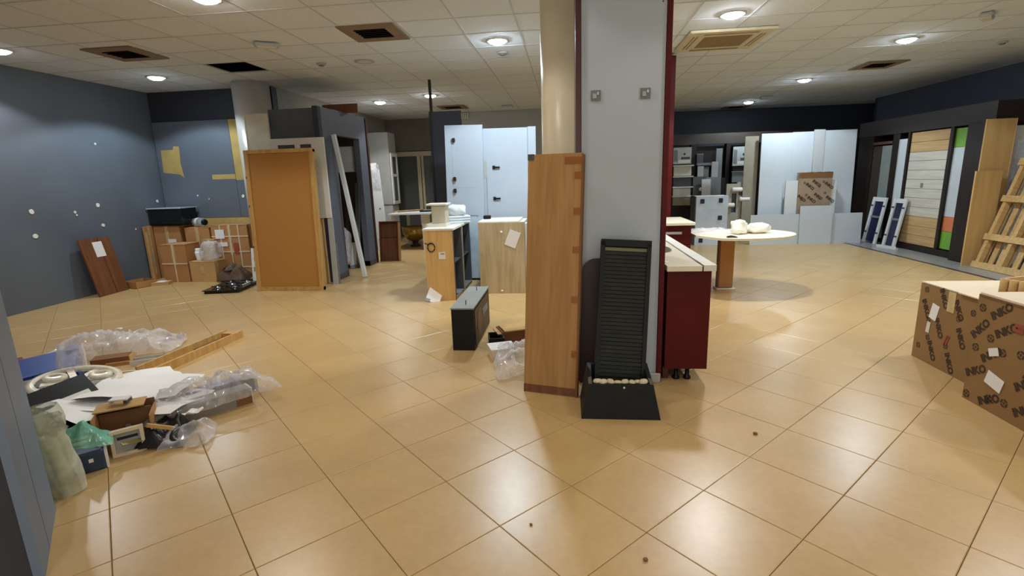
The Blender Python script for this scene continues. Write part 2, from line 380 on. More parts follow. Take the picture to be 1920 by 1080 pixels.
# back-left wall boards: slate-blue boards proud of the dark wall, with bare ochre areas
Yf = YBL - .035
def wboard(x0, x1, z0, z1, m, nm='wall_board', dy=0.0):
    o = obj(nm, B(x0, x1, Yf - dy, YBL - .001, z0, z1), m, wbl); return o
wboard(-6.93, -5.56, .98, 2.58, BLUE); wboard(-5.555, XFL - .1, .98, 1.60, BLUE); wboard(-5.555, -5.3, 1.60, 2.58, OCHRE, 'bare_patch'); wboard(-5.295, XFL - .1, 1.6, 2.58, BLUE)
wboard(-5.98, -5.56, 1.62, 1.70, OCHRE, 'bare_patch', .003); wboard(-6.93, XFL - .1, .02, .975, OCHRE, 'bare_patch')
o = obj('bare_patch', MB().at(Matrix.Translation((0, Yf + .001, 0)) @ Matrix.Rotation(R(90), 4, 'X')).prism([(-6.86, 1.76), (-6.84, 2.13), (-6.62, 2.13), (-6.6, 2.19), (-6.5, 2.18), (-6.52, 1.9), (-6.49, 1.66), (-6.56, 1.72), (-6.7, 1.74)], 0.0, .004), OCHRE, wbl)
def chip(parent, side, a, z, r, m=CHIP):
    """plaster patch: an irregular thin lump on a wall; side 'x' = left wall, 'y' = back-left wall"""
    pts = [(r * rnd.uniform(.8, 1.1) * math.cos(t * math.pi / 4.5), r * rnd.uniform(.85, 1.15) * math.sin(t * math.pi / 4.5)) for t in range(9)]
    mb = MB()
    if side == 'x': mb.at(Matrix.Translation((XL, a, z)) @ Matrix.Rotation(R(90), 4, 'Y'))
    else: mb.at(Matrix.Translation((a, Yf, z)) @ Matrix.Rotation(R(90), 4, 'X'))
    mb.prism(pts, 0, .006, .2); return obj('plaster_patch', mb, m, parent)
for a, z, r in ((7.1, 2.18, .022), (5.97, 1.26, .045), (6.94, 1.29, .04), (5.95, .94, .042), (6.96, .99, .035), (6.56, 1.21, .025), (8.07, 1.29, .03), (7.53, .87, .018), (6.58, 1.17, .016)): chip(wl, 'x', a, z, r)
for a, z, r in ((-5.47, 1.33, .035), (-6.3, 1.36, .016), (-6.1, 1.3, .012)): chip(wbl, 'y', a, z, r)
# near pillar on the left edge, clad with two boards
npil = struct('wall_near_left', MB().prism([(-2.50, 1.90), (-2.10, 1.49), (-2.10, .9), (-3.1, .9), (-3.1, 1.90)], 0, HW), BLUEDK)
NEARB = mat('near_blue_board', (112, 126, 146), .5, var=.05)
def diag(p, q, z0, z1, t, nm, m):
    p = Vector(p); q = Vector(q); n = Vector((-(q - p).y, (q - p).x)).normalized()
    if n.dot(Vector((1, 1))) < 0: n = -n
    return obj(nm, MB().prism([tuple(p), tuple(q), tuple(q + n * t), tuple(p + n * t)], z0, z1), m, npil)
diag((-2.50, 1.90), (-2.262, 1.656), 0, 3.06, .03, 'cladding_board', NEARB); diag((-2.255, 1.649), (-2.10, 1.49), 0, 3.06, .03, 'cladding_board', NEARB)

# ================================================================== CEILING FITTINGS
def downlight(x, y, label, col, k=1.0, group='round downlights in the ceiling', dome=1.0):
    t = thing('downlight', label, 'ceiling light', (x, y, CEIL - .004), group=group)
    obj('trim_ring', MB().lathe([(.105, -.012), (.125, -.014), (.135, -.004), (.135, .002), (.105, .002)], 28, cap=False), WHITE, t, True)
    obj('lamp_disc', MB().lathe([(.0001, -.045), (.055, -.04), (.092, -.024), (.104, 0)], 14, cap=False), glow('lamp_glow_%d' % len(MATS), col, 85.0 * k * dome), t, True)
    ld = bpy.data.lights.new('downlight_beam', 'SPOT'); ld.energy = LAMP_W * k; ld.color = col; ld.spot_size = R(136); ld.spot_blend = 0.2; ld.shadow_soft_size = .09
    lo = bpy.data.objects.new('downlight_beam', ld); COL.objects.link(lo); lo.parent = t; lo.location = (0, 0, -.06)
    return t
COOL, NEU, WARM = (.74, .89, 1.0), (.93, .97, 1.0), (1.0, .93, .82)
downlight(-6.25, 5.42, 'round downlight cut by the left edge of the picture', (.95, .95, 1.0), .8, dome=.35)
downlight(-5.82, 7.14, 'round downlight between the square taupe vent and the blue corner', COOL, 1.1, dome=.35)
downlight(-3.0, 4.38, 'round downlight cut by the top edge, left of the nearer taupe vent', WARM, .8)
downlight(-3.72, 10.4, 'round downlight above the grey booth', NEU)
downlight(-2.55, 9.9, 'round downlight half hidden by the thin dark pole', NEU, .9)
downlight(-.79, 6.3, 'round downlight left of the cream column', COOL, 1.6)
downlight(1.69, 5.84, 'round downlight just above the ivory ceiling cassette', NEU, 1.6)
downlight(4.3, 7.45, 'nearest round downlight on the right, beside the taupe vent', COOL, 1.2)
downlight(4.28, 10.26, 'second round downlight in the right hand row', COOL, 1.2)
downlight(4.28, 13.15, 'farthest round downlight of the right hand row', COOL)
OUT = 'downlights beyond the edges of the picture'
downlight(4.3, 4.6, 'round downlight over the printed cartons', NEU, 1.0, OUT)
downlight(4.3, 1.75, 'round downlight beyond the right edge of the picture', NEU, .7, OUT)
downlight(-.79, 3.3, 'round downlight over the floor left of the fountain', WARM, .32, OUT)
downlight(1.69, 2.9, 'round downlight over the floor right of the fountain', WARM, .26, OUT)
downlight(-.6, .4, 'round downlight above the camera', WARM, .3, OUT)
downlight(2.0, .2, 'round downlight above and right of the camera', WARM, .3, OUT)
downlight(-3.4, .9, 'round downlight over the near end of the rubbish pile', NEU, .5, OUT)
downlight(-.6, -2.0, 'added fill downlight by the rear wall', NEU, .3, OUT)  # extra lamp behind the camera, added to brighten the pillar front
downlight(2.0, -2.0, 'added fill downlight by the rear wall, right of the other', NEU, .3, OUT)  # its twin, likewise added as fill for the pillar front
def vent(x, y, label, open_r=.17, dark=True):
    t = thing('ceiling_vent', label, 'vent', (x, y, CEIL - .005), group='square taupe ceiling vents')
    for a, (x0, x1, y0, y1) in enumerate(((-.3, .3, -.3, -open_r), (-.3, .3, open_r, .3), (-.3, -open_r, -open_r, open_r), (open_r, .3, -open_r, open_r))):
        part('frame_side', VENTM, t, (x0, x1, y0, y1, -.012, 0))
    part('duct_backing', PLENUM, t, (-open_r, open_r, -open_r, open_r, -.001, .001))
    for k in range(5):
        q = -open_r + (k + .5) * 2 * open_r / 5
        obj('louvre', MB().at(Matrix.Translation((0, q, -.007)) @ Matrix.Rotation(R(35), 4, 'X')).box(-open_r, open_r, -.02, .02, -.0015, .0015), IRON, t)
    return t
vent(-5.12, 5.88, 'square taupe vent near the blue left wall'); vent(-2.03, 5.68, 'square taupe vent nearest the camera, above the grey booth')
vent(-2.5, 11.62, 'small far square vent above the white doors'); vent(4.9, 9.14, 'square taupe vent on the right, below the nearest right downlight'); vent(4.25, 14.0, 'far dark square vent at the end of the right row')
t = thing('ceiling_cassette', 'ivory square air conditioning cassette with brown grille in the ceiling', 'air conditioner', (1.88, 6.86, CEIL - .005))
part('panel', ACM, t, (-.48, .48, -.48, .48, -.03, 0), bev=.012)
for k in range(10): part('grille_slat', LOUV, t, (-.27, .27, -.26 + k * .052, -.26 + k * .052 + .04, -.036, -.028))
for a in range(4):
    mb = MB().at(Matrix.Rotation(R(90 * a), 4, 'Z')).box(-.3, .3, .35, .365, -.034, -.028).box(-.3, .3, .39, .405, -.034, -.028); obj('air_slot', mb, LOUV, t)
def emergency(x, y, label, rz):
    t = thing('emergency_light', label, 'emergency light', (x, y, CEIL - .004), (0, 0, rz), group='ceiling emergency lights')
    part('housing', GREYL, t, (-.13, .13, -.06, .06, -.05, 0), bev=.018); part('lens', OFFW, t, (-.1, .1, -.045, .045, -.058, -.048), bev=.004)
emergency(-3.33, 5.8, 'small oblong emergency light left of the nearer taupe vent', .5); emergency(4.5, 6.45, 'small oblong emergency light at the top right corner', .9)
emergency(4.36, 12.26, 'tiny far emergency light between the right downlights', 0); emergency(-1.3, 11.75, 'tiny far emergency light above the pale grey partition', 0)
def detector(x, y, label, r=.06):
    t = thing('smoke_detector', label, 'smoke detector', (x, y, CEIL - .004), group='round ceiling detectors')
    obj('base', MB().lathe([(r, 0), (r, -.012), (r * .9, -.016)], 20), GREYL, t, True); obj('sensor', MB().lathe([(r * .6, -.014), (r * .55, -.03), (r * .3, -.036)], 16), GREYM, t, True)
detector(-3.24, 6.93, 'small round detector beside the round speaker on the left ceiling'); detector(-.8, 6.9, 'small round detector just beyond the downlight by the cream column', .07); detector(5.78, 7.94, 'small round detector on the far right ceiling')
t = thing('ceiling_speaker', 'flat round ceiling speaker left of centre', 'speaker', (-2.65, 6.95, CEIL - .004))
obj('rim', MB().lathe([(.09, -.004), (.12, -.008), (.13, 0)], 28, cap=False), GREYL, t, True); obj('mesh_cover', MB().lathe([(.0001, -.005), (.092, -.005)], 28, cap=False), OFFW, t, True)

# ================================================================== PILLAR GROUP
t = thing('clad_pillar', 'square pillar clad in a grey panel with dark red side boards', 'pillar', (0, 0, 0))
part('front_panel', PILGREY, t, (.10, .64, 3.60, 3.62, .06, 3.06)); part('core', GREYL, t, (.10, .64, 3.62, 4.14, 0, 3.06))
part('side_board', REDDK, t, (.062, .097, 3.585, 4.15, 0, 3.06)); part('side_board', RED, t, (.643, .676, 3.585, 4.15, 0, 3.06))
part('skirting', GREYL, t, (.10, .67, 3.57, 3.60, 0, .07), bev=.006)
for x in (.195, .517):
    sb = part('socket_box', GREYM, t, (x - .033, x + .033, 3.594, 3.602, 1.985, 2.052)); part('torn_cover', GREYL, sb, (x - .02, x + .004, 3.588, 3.595, 2.0, 2.03)); part('screw_tab', STEEL, sb, (x + .008, x + .02, 3.588, 3.595, 2.022, 2.04))
part('screw', IRON, t, (.61, .618, 3.597, 3.602, 2.56, 2.568))
def column(x, y, r, label, m):
    t = thing('round_column', label, 'column', (x, y, 0))
    obj('shaft', MB().lathe([(r, 0), (r, CEIL - .004)], 48), m, t, True); obj('collar', MB().lathe([(r + .012, 0), (r + .012, .08), (r + .001, .085)], 48), GREYL, t, True)
column(-.02, 4.62, .195, 'cream round column behind the grey pillar', CREAMCOL); column(-4.9, 7.92, .27, 'pale round column behind the grey booth, in the blue corner', mat('pearl_column_paint', (188, 182, 174), 0.3, var=0.04))
# tall wood-grain board leaning on the pillar
t = thing('tall_board', 'tall wood grain board with brown tape marks leaning against the grey pillar', 'board', (-.135, 3.34, 0), (R(-8), 0, R(-14)))
part('panel', MEDWD, t, (-.19, .19, 0, .018, 0, 1.67)); part('edge_strip', CARDDK, t, (.186, .2, -.004, .045, 0, 1.66)); part('bottom_strip', BROWNWD, t, (-.19, .19, -.003, 0, .005, .06))
for z, wd in ((1.60, .12), (1.5, .05), (1.26, .05), (1.0, .05), (.66, .05), (.28, .04)): part('tape_piece', TAPE, t, (.19 - wd, .192, -.003, .0, z, z + .045))
part('corner_protector', GREYD, t, (-.193, -.15, -.005, .02, 1.635, 1.673))
# slate fountain
t = thing('slate_fountain', 'dark slate indoor fountain with ribbed slab and tapered basin', 'fountain', (.325, 3.14, 0))
mb = MB()
o_ = [(-.245, -.16), (.245, -.16), (.245, .18), (-.245, .18)]; u_ = [(-.2, -.13), (.2, -.13), (.2, .15), (-.2, .15)]; n_ = [(-.175, -.105), (.175, -.105), (.175, .125), (-.175, .125)]
vs_ = [(x, y, 0) for x, y in o_] + [(x, y, .22 if y < 0 else .26) for x, y in u_] + [(x, y, .22 if y < 0 else .26) for x, y in n_] + [(x, y, .17) for x, y in n_]
fs_ = [(3, 2, 1, 0), (12, 13, 14, 15)]
for k in range(3):
    for i in range(4): j = (i + 1) % 4; fs_.append((4 * k + i, 4 * k + j, 4 * k + 4 + j, 4 * k + 4 + i))
mb._add(vs_, fs_); obj('basin', mb, SLATEF, t)
part('basin_lip', mat('pale_lip', (92, 92, 82), .7), t, (-.2, -.178, -.13, .15, .223, .232)); part('basin_lip', MATS['pale_lip'], t, (.178, .2, -.13, .15, .223, .232))  # basin rims in a paler grey than the basin
obj('drain_dot', MB().at(Matrix.Translation((.02, -.137, .205)) @ Matrix.Rotation(R(80), 4, 'X')).lathe([(.006, 0), (.006, .004)], 10), OFFW, t)
sl = bpy.data.objects.new('slab', MB().box(-.155, .155, .012, .06, 0, .93).mesh('slab', SLATEF)); COL.objects.link(sl); sl.parent = t
sl.location = (.01, .06, .16); sl.rotation_euler = (R(-14), R(3.6), 0)
part('frame_side', SLATEF, sl, (-.165, -.138, -.012, .06, 0, .93)); part('frame_side', SLATEF, sl, (.138, .165, -.012, .06, 0, .93)); part('frame_top', SLATEF, sl, (-.165, .165, -.012, .06, .90, .945))
strip_h = .0262
for k in range(34):
    d = -.004 + .008 * rnd.random()
    part('slate_strip', SLATE if k < 33 else mat('pale_top_strip', (120, 120, 84), .6), sl, (-.138, .138, d, .014, .005 + k * strip_h, .005 + k * strip_h + strip_h - .005))  # topmost strip has a lighter olive tone
for k, (x, y) in enumerate(((-.14, -.075), (-.105, -.085), (-.06, -.08), (-.015, -.085), (.03, -.08), (.075, -.082), (.115, -.07), (.145, -.08))):
    r = rnd.uniform(.024, .034); prof = [(.001, -r * .6), (r * .7, -r * .45), (r, 0), (r * .72, r * .42), (.001, r * .58)]
    o = single('pebble', PEBBLE, ['leftmost', 'second', 'third', 'fourth', 'fifth', 'sixth', 'seventh', 'rightmost'][k] + (' cream pebble' if k in (0, 7) else ' cream pebble from the left') + ' in the slate fountain basin', 'pebble', MB().lathe(prof, 12), (.325 + x, 3.14 + y, .17 + r * .6 + .032), (0, 0, k), 'pebbles in the fountain basin', True)
    o.scale = (1.15, .85, 1)
# dark rounded board behind fountain
pts = [(.085, 0), (.42, 0), (.42, .93), (.2, .93)] + [(.085 + .115 - .1 * math.sin(a * math.pi / 12), .93 - .1 + .1 * math.cos(a * math.pi / 12)) for a in range(1, 7)]
single('rounded_board', mat('dark_maroon_board', (48, 34, 34), .5), 'dark maroon board with a rounded corner between fountain and grey pillar', 'board', MB().at(Matrix.Translation((0, 3.575, 0)) @ Matrix.Rotation(R(90), 4, 'X')).prism(pts, 0, .022))
# red kitchen run behind the pillar
t = thing('base_cabinet', 'dark red base cabinet on black feet beside the grey pillar', 'cabinet', (0, 0, 0))
part('end_panel', RED, t, (.70, 1.0, 3.60, 3.62, .10, .83)); part('carcass', RED, t, (.70, .985, 3.62, 5.62, .10, .83)); part('plinth', REDDK, t, (.70, .74, 3.66, 5.6, 0, .10))
for k in range(3): part('door', RED, t, (.985, 1.003, 3.63 + k * .66, 3.63 + k * .66 + .65, .11, .82), bev=.003)
for x in (.80, .88):
    for y in (3.67, 5.5): obj('foot', MB().at(Matrix.Translation((x, y, 0))).lathe([(.028, 0), (.028, .015), (.016, .03), (.016, .10)], 14), BLACK, t, True)
t = thing('worktop', 'long cream worktop with a sink on the dark red cabinet', 'worktop', (0, 0, 0))
part('slab', CREAM, t, (.69, .925, 3.56, 5.7, .832, .868)); part('raised_edge', OFFW, t, (.935, 1.02, 3.56, 5.7, .832, .874)); part('groove', IRON, t, (.925, .935, 3.565, 5.695, .834, .862))
obj('sink_bowl', MB().at(Matrix.Translation((.79, 4.42, .868)) @ Matrix.Diagonal((.5, 1.3, 1, 1))).lathe([(.17, .003), (.16, .004), (.13, .001), (.02, .0015)], 28, cap=False), STEEL, t, True)
part('sticker', PAPER, t, (.70, .735, 3.72, 3.78, .868, .871))
t = thing('red_partition', 'tall dark red panel unit reaching the ceiling behind the pillar', 'partition', (0, 0, 0))
part('panel', RED, t, (.95, 1.36, 7.45, 7.72, 0, 3.055)); part('edge_post', RED, t, (1.36, 1.46, 7.44, 7.66, 0, 3.02)); part('edge_strip', REDDK, t, (1.06, 1.30, 7.43, 7.45, 0, 3.05))
t = thing('drawer_cabinet', 'small dark red drawer cabinet with a steel handle below the round table end', 'cabinet', (0, 0, 0))
part('carcass', RED, t, (1.08, 1.52, 6.45, 7.15, .1, .86)); dr = part('drawer', RED, t, (1.085, 1.515, 6.43, 6.45, .62, .85), bev=.003); part('handle', STEEL, dr, (1.16, 1.4, 6.405, 6.43, .755, .785))
part('door', RED, t, (1.085, 1.515, 6.43, 6.45, .11, .61), bev=.003); part('plinth', REDDK, t, (1.1, 1.5, 6.5, 7.1, 0, .1))
single('worktop', CREAM, 'short cream worktop on the small red drawer cabinet', 'worktop', B(1.04, 1.55, 6.38, 7.2, .862, .90, .004))
t = thing('peninsula_table', 'cream table with a rounded end on one broad wooden leg', 'table', (0, 0, 0))
pts = [(1.56, 6.95), (1.56, 6.36), (1.74, 6.06)] + [(2.08 + .66 * math.cos(a), 6.5 + .54 * math.sin(a)) for a in [R(d) for d in range(-115, 100, 12)]]
obj('top', MB().prism(pts, .715, .742), CREAM, t); part('leg', BROWNWD, t, (1.93, 2.115, 6.66, 6.76, .02, .715)); part('leg_facing', CARD, t, (1.945, 2.115, 6.655, 6.66, .03, .715)); part('foot_plate', OFFW, t, (1.91, 2.15, 6.62, 6.8, 0, .02), bev=.005)
# things on the table
def lump(w, d, h, seed, n=14):
    mb = MB(); prof = []
    vs = []; fs = []
    for k in range(n + 1):
        th = math.pi * k / n
        for i in range(2 * n):
            ph = math.pi * i / n; q = Vector((math.sin(th) * math.cos(ph), math.sin(th) * math.sin(ph), math.cos(th)))
            s = 1 + .28 * noise.noise(q * 1.6 + Vector((seed, 0, 0))) + .12 * noise.noise(q * 4 + Vector((0, seed, 0)))
            e = lambda v: math.copysign(abs(v) ** .65, v)
            vs.append((w / 2 * e(q.x) * s, d / 2 * e(q.y) * s, max(0, h / 2 + h / 2 * e(q.z) * s)))
    m2 = 2 * n
    for k in range(n):
        for i in range(m2): j = (i + 1) % m2; fs.append((k * m2 + i, k * m2 + j, (k + 1) * m2 + j, (k + 1) * m2 + i))
    return mb._add(vs, fs)
single('foam_bundle', FOAMW, 'upright crumpled white foam bundle on the cream rounded table', 'packing foam', lump(.17, .16, .17, 3), (2.06, 6.42, .742), (0, .2, .5), smooth=True)
single('foam_bundle', FOAMW, 'low white foam bundle lying at right on the cream rounded table', 'packing foam', lump(.26, .18, .12, 8), (2.32, 6.5, .742), (0, 0, .2), smooth=True)
single('plastic_sheet', FILM, 'thin clear plastic sheet lying on the cream rounded table', 'plastic sheet', crumple(.5, .5, .06, 4.4), (1.82, 6.66, .744), smooth=True)
single('paper_strip', IRON, 'small dark torn scrap on the edge of the cream table', 'scrap', crumple(.12, .08, .03, 6.2, 8, 6), (1.9, 6.1, .743), smooth=True)

# ================================================================== CARTONS RIGHT
TXT = {}
def inko(size):
    if size not in TXT: TXT[size] = text_mesh('INKO', size, INK, size * .05)
    return TXT[size]
ring = MB()
for k in range(4):
    a0, a1 = R(90 * k + 8), R(90 * k + 82); seg = [(math.cos(a0 + (a1 - a0) * i / 6), math.sin(a0 + (a1 - a0) * i / 6)) for i in range(7)]
    o0 = len(ring.v); ring.v += [(x, y, 0) for x, y in seg] + [(x * .62, y * .62, 0) for x, y in seg]; ring.f += [(o0 + i, o0 + i + 1, o0 + 8 + i, o0 + 7 + i) for i in range(6)]
for k in range(2):
    ring.at(Matrix.Rotation(R(45 + 90 * k), 4, 'Z'))._add([(-.42, -.09, 0), (.42, -.09, 0), (.42, .09, 0), (-.42, .09, 0)], [(0, 1, 2, 3)])
RING = ring.mesh('printed_logo', INK)
def face_x(x, y, z, ang):      # print lying on a face that looks towards -x; text runs towards -y
    return Matrix.Translation((x, y, z)) @ Matrix(((0, 0, -1, 0), (-1, 0, 0, 0), (0, 1, 0, 0), (0, 0, 0, 1))) @ Matrix.Rotation(R(ang), 4, 'Z')
def face_y(x, y, z, ang):      # face towards -y
    return Matrix.Translation((x, y, z)) @ Matrix(((1, 0, 0, 0), (0, 0, -1, 0), (0, 1, 0, 0), (0, 0, 0, 1))) @ Matrix.Rotation(R(ang), 4, 'Z')
def word(parent, M, size):
    o = obj('printed_word', inko(size), INK, parent); o.matrix_local = M
def logo(parent, M, r):
    o = obj('printed_logo', RING, INK, parent); o.matrix_local = M @ Matrix.Diagonal((r, r, 1, 1))
def label_on(parent, M, w, h, m=PAPER, nm='paper_label'):
    o = obj(nm, MB().box(-w / 2, w / 2, -h / 2, h / 2, 0, .002), m, parent); o.matrix_local = M; return o
t = thing('printed_carton', 'big printed brown carton with open top flaps, farther of the two', 'carton', (0, 0, 0))
part('body', CARDP, t, (2.76, 3.62, 3.42, 4.2, 0, .60)); part('lid_flap', CARDIN, t, (2.76, 3.62, 3.81, 4.2, .604, .612)); part('lid_flap', CARDIN, t, (2.745, 3.62, 3.42, 3.80, .606, .614)); part('tape_strip', TAPECL, t, (2.756, 2.76, 3.83, 3.9, .45, .60)); part('top_shadow_gap', INK, t, (2.765, 2.8, 3.7, 4.18, .598, .605))
X1 = 2.7585
for y, z, a in ((3.98, .60, -62), (4.15, .48, -60), (3.99, .37, -62), (4.03, .18, -62), (3.83, .55, -60), (3.77, .36, -62), (3.84, .15, -62)): word(t, face_x(X1, y, z, a), .062)
for y, z in ((4.13, .56), (4.07, .34), (4.05, .2), (3.86, .195), (3.78, .425), (4.14, .11), (3.66, .5)): logo(t, face_x(X1, y, z, 20), .023)
label_on(t, face_x(X1, 4.02, .41, -12), .075, .12); label_on(t, face_x(X1, 4.06, .28, -5), .036, .085, OFFW)
for k in range(2): label_on(t, face_x(X1, 3.87 - k * .022, .24, -20), .012, .08, REDINK, 'red_mark')
t = thing('printed_carton', 'big printed brown carton at the right edge, nearer of the two', 'carton', (0, 0, 0))
part('body', CARDP, t, (2.58, 3.4, 2.55, 3.40, 0, .70)); part('lid_flap', CARDIN, t, (2.58, 3.4, 2.56, 3.39, .70, .712)); part('edge_strip', CARDDK, t, (2.576, 2.58, 2.56, 3.39, .69, .70))
X2 = 2.5785
for y, z, a in ((3.28, .58, 38), (3.23, .48, 34), (3.4, .42, -130 + 180), (3.3, .30, 38), (3.4, .17, 30), (3.27, .03, 30), (3.04, .22, 35), (3.02, .07, 35), (3.0, .55, 38), (2.92, .4, 34), (2.86, .14, 36)): word(t, face_x(X2, y, z, a), .066)
for y, z in ((3.355, .62), (3.26, .45), (3.36, .36), (3.16, .39), (3.18, .19), (3.37, .04), (3.2, .08), (3.09, .1), (2.98, .3), (2.9, .6), (3.04, .42)): logo(t, face_x(X2, y, z, 20), .026)
label_on(t, face_x(X2 - .001, 3.22, .375, 22), .07, .05); label_on(t, face_x(X2 - .001, 3.18, .20, -14), .125, .085); part('red_mark', REDINK, t, (2.576, 2.58, 3.05, 3.12, .54, .56), (2.576, 2.58, 3.05, 3.11, .57, .59))
t = thing('cardboard_tray', 'small corrugated pale tray lying on the farther printed carton', 'tray', (3.14, 3.70, .615), (0, 0, .35))
part('base', CARDIN, t, (-.1, .25, -.14, .14, 0, .02)); part('rim', CARD2, t, (-.1, .25, .12, .14, .02, .1), (-.1, .25, -.14, -.12, .02, .1), (.23, .25, -.12, .12, .02, .1))
for k in range(5): obj('rib', MB().at(Matrix.Translation((-.1, -.11 + k * .055, .0))).lathe([(.026, .0), (.026, .1)], 12), CARD2, t, True)

# ================================================================== LEFT CORNER
t = thing('brown_board', 'short brown board with a paper leaning on the blue left wall', 'board', (-6.72, 6.72, 0), (0, R(-11), R(3)))
part('panel', BROWNWD, t, (0, .02, -.3, .005, 0, .84)); part('panel', BROWNWD, t, (0, .02, .012, .22, 0, .835)); part('paper_note', PAPER, t, (.02, .024, -.1, .06, .56, .78))
def carton(name, label, x0, x1, y0, y1, h, rz=0.0, m=CARD, z0=0, straps=0, lab=None, open_=False, cat='carton'):
    cx, cy = (x0 + x1) / 2, (y0 + y1) / 2; w, d = (x1 - x0) / 2, (y1 - y0) / 2
    t = thing(name, label, cat, (cx, cy, z0), (0, 0, rz))
    if open_:
        part('side', m, t, (-w, w, -d, -d + .006, 0, h)); part('side', m, t, (-w, w, d - .006, d, 0, h)); part('side', m, t, (-w, -w + .006, -d, d, 0, h)); part('side', m, t, (w - .006, w, -d, d, 0, h)); part('bottom', CARDDK, t, (-w, w, -d, d, 0, .008))
    else:
        part('body', m, t, (-w, w, -d, d, 0, h)); part('lid_flap', m, t, (-w - .003, w + .003, -d - .003, -.004, h, h + .006)); part('lid_flap', m, t, (-w - .003, w + .003, .004, d + .003, h, h + .006))
        part('tape_strip', TAPECL, t, (-.03, .03, -d - .004, -d, h * .45, h + .007))
    if straps:
        for k in range(straps):
            x = -w + (k + 1) * 2 * w / (straps + 1); part('strap', STRAP, t, (x - .009, x + .009, -d - .006, -d - .001, 0, h + .004), (x - .009, x + .009, -d, d, h + .006, h + .009))
            z = (k + .7) * h / (straps + .4); part('strap', STRAP, t, (-w - .004, w + .004, -d - .007, -d - .002, z - .009, z + .009))
    if lab:
        for lx, lz, lw, lh in lab: part('paper_label', PAPER, t, (lx - lw / 2, lx + lw / 2, -d - .009, -d - .005, lz - lh / 2, lz + lh / 2))
    return t
t = thing('flat_cardboard', 'tall folded cardboard sheet standing in the blue corner', 'cardboard', (-6.93, 7.72, 0), (0, 0, R(8)))
part('sheet', CARD, t, (0, .03, -.1, .1, 0, .9)); part('tape_strip', TAPECL, t, (.03, .033, -.02, .02, .1, .9)); part('fold', CARD2, t, (.03, .05, -.1, -.06, 0, .8))
carton('cardboard_box', 'tall brown box with a white label in the blue corner, under the black hood', -6.92, -6.44, 7.84, 8.19, .88, lab=[(.08, .58, .14, .17)])
carton('cardboard_box', 'strapped brown box in front of the tall corner box', -6.53, -6.1, 7.46, 7.80, .61, .03, straps=1)
carton('cardboard_box', 'brown box behind the strapped box, with a clear jar on it', -6.37, -5.92, 7.86, 8.19, .84, -.03)
t = carton('cardboard_box', 'large brown box bound with white straps and a red mark', -5.88, -5.24, 7.84, 8.19, .87, 0, CARD, straps=3, lab=[(-.17, .73, .16, .15), (-.14, .56, .17, .07)])
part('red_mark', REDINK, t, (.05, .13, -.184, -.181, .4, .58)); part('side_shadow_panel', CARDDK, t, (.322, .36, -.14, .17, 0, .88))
carton('cardboard_box', 'small low brown box holding clear plastic, before the strapped boxes', -6.06, -5.62, 7.46, 7.74, .33, -.02, CARD2)
carton('cardboard_box', 'narrow upright tan box between the strapped boxes', -6.02, -5.8, 7.77, 7.85, .65, 0, CARD2)
t = thing('white_cup', 'small white crumpled cup on the low brown box', 'cup', (-5.95, 7.58, .345)); obj('cup', MB().lathe([(.05, 0), (.065, .12), (.06, .14), (.045, .02)], 14, cap=False), PAPER, t, True); part('folded_rim', PAPER, t, (-.05, .04, -.03, .03, .13, .19), bev=.01)
single('plastic_bag', FILM, 'clear plastic bag bulging on the low brown box', 'plastic bag', lump(.28, .22, .3, 5), (-5.74, 7.58, .342), smooth=True)
t = thing('range_hood', 'black glass appliance hood with a pale reflecting top on the tall corner box', 'range hood', (-6.63, 7.98, .90))
part('top_plate', mat('pale_reflecting_plate', (190, 206, 212), .12), t, (-.3, .32, -.2, .18, .27, .285)); part('front_glass', glass('dark_glass', (26, 30, 32), .85, .08), t, (-.28, .3, -.185, -.175, .02, .27)); part('side_glass', BLACKG, t, (.29, .3, -.175, .17, .02, .27)); part('motor_box', BLACK, t, (-.24, .0, -.12, .14, 0, .2)); part('base_plate', BLACK, t, (-.28, .3, -.18, .17, 0, .02))
t = thing('clear_jar', 'clear jar lying on the brown box beside the black hood', 'jar', (-6.17, 7.98, .925), (0, R(90), R(-20)))
obj('body', MB().lathe([(.07, -.1), (.075, -.06), (.075, .1), (.06, .12)], 18), GLASSC, t, True); obj('lid', MB().lathe([(.05, .12), (.05, .15)], 18), BLACK, t, True); obj('tape_band', MB().lathe([(.077, -.03), (.077, .03)], 18, cap=False), OFFW, t, True)
carton('flat_box', 'flat open carton on the floor at the foot of the left wall', -6.88, -6.55, 7.0, 7.32, .1, -.3, CARD, open_=True)
t = thing('flat_parcel', 'small flat parcel with a white strip before the corner box', 'parcel', (-6.46, 7.28, 0), (0, 0, .3)); part('body', CARD2, t, (-.14, .14, -.08, .08, 0, .05)); part('white_strip', PAPER, t, (-.04, .08, -.082, .06, .05, .056))
t = thing('dark_bag', 'dark brown open bag slumped behind the black gas hob', 'bag', (-5.36, 7.55, 0)); obj('body', crumple(.46, .34, .3, 11, 22, 18, .35), mat('brown_bag', (92, 70, 52), .7), t, True); obj('dark_opening', MB().at(Matrix.Translation((-.04, -.05, .2)) @ Matrix.Rotation(R(20), 4, 'X')).lathe([(.001, .0), (.09, .01), (.1, .02)], 16, cap=False), BLACK, t, True)
t = thing('gas_hob', 'black glass gas hob lying on the floor before the boxes', 'hob', (-5.02, 6.98, 0), (0, 0, R(10)))
part('tray', IRON, t, (-.24, .24, -.36, .36, 0, .04)); part('glass_plate', BLACKG, t, (-.26, .26, -.39, .39, .04, .052), bev=.004)
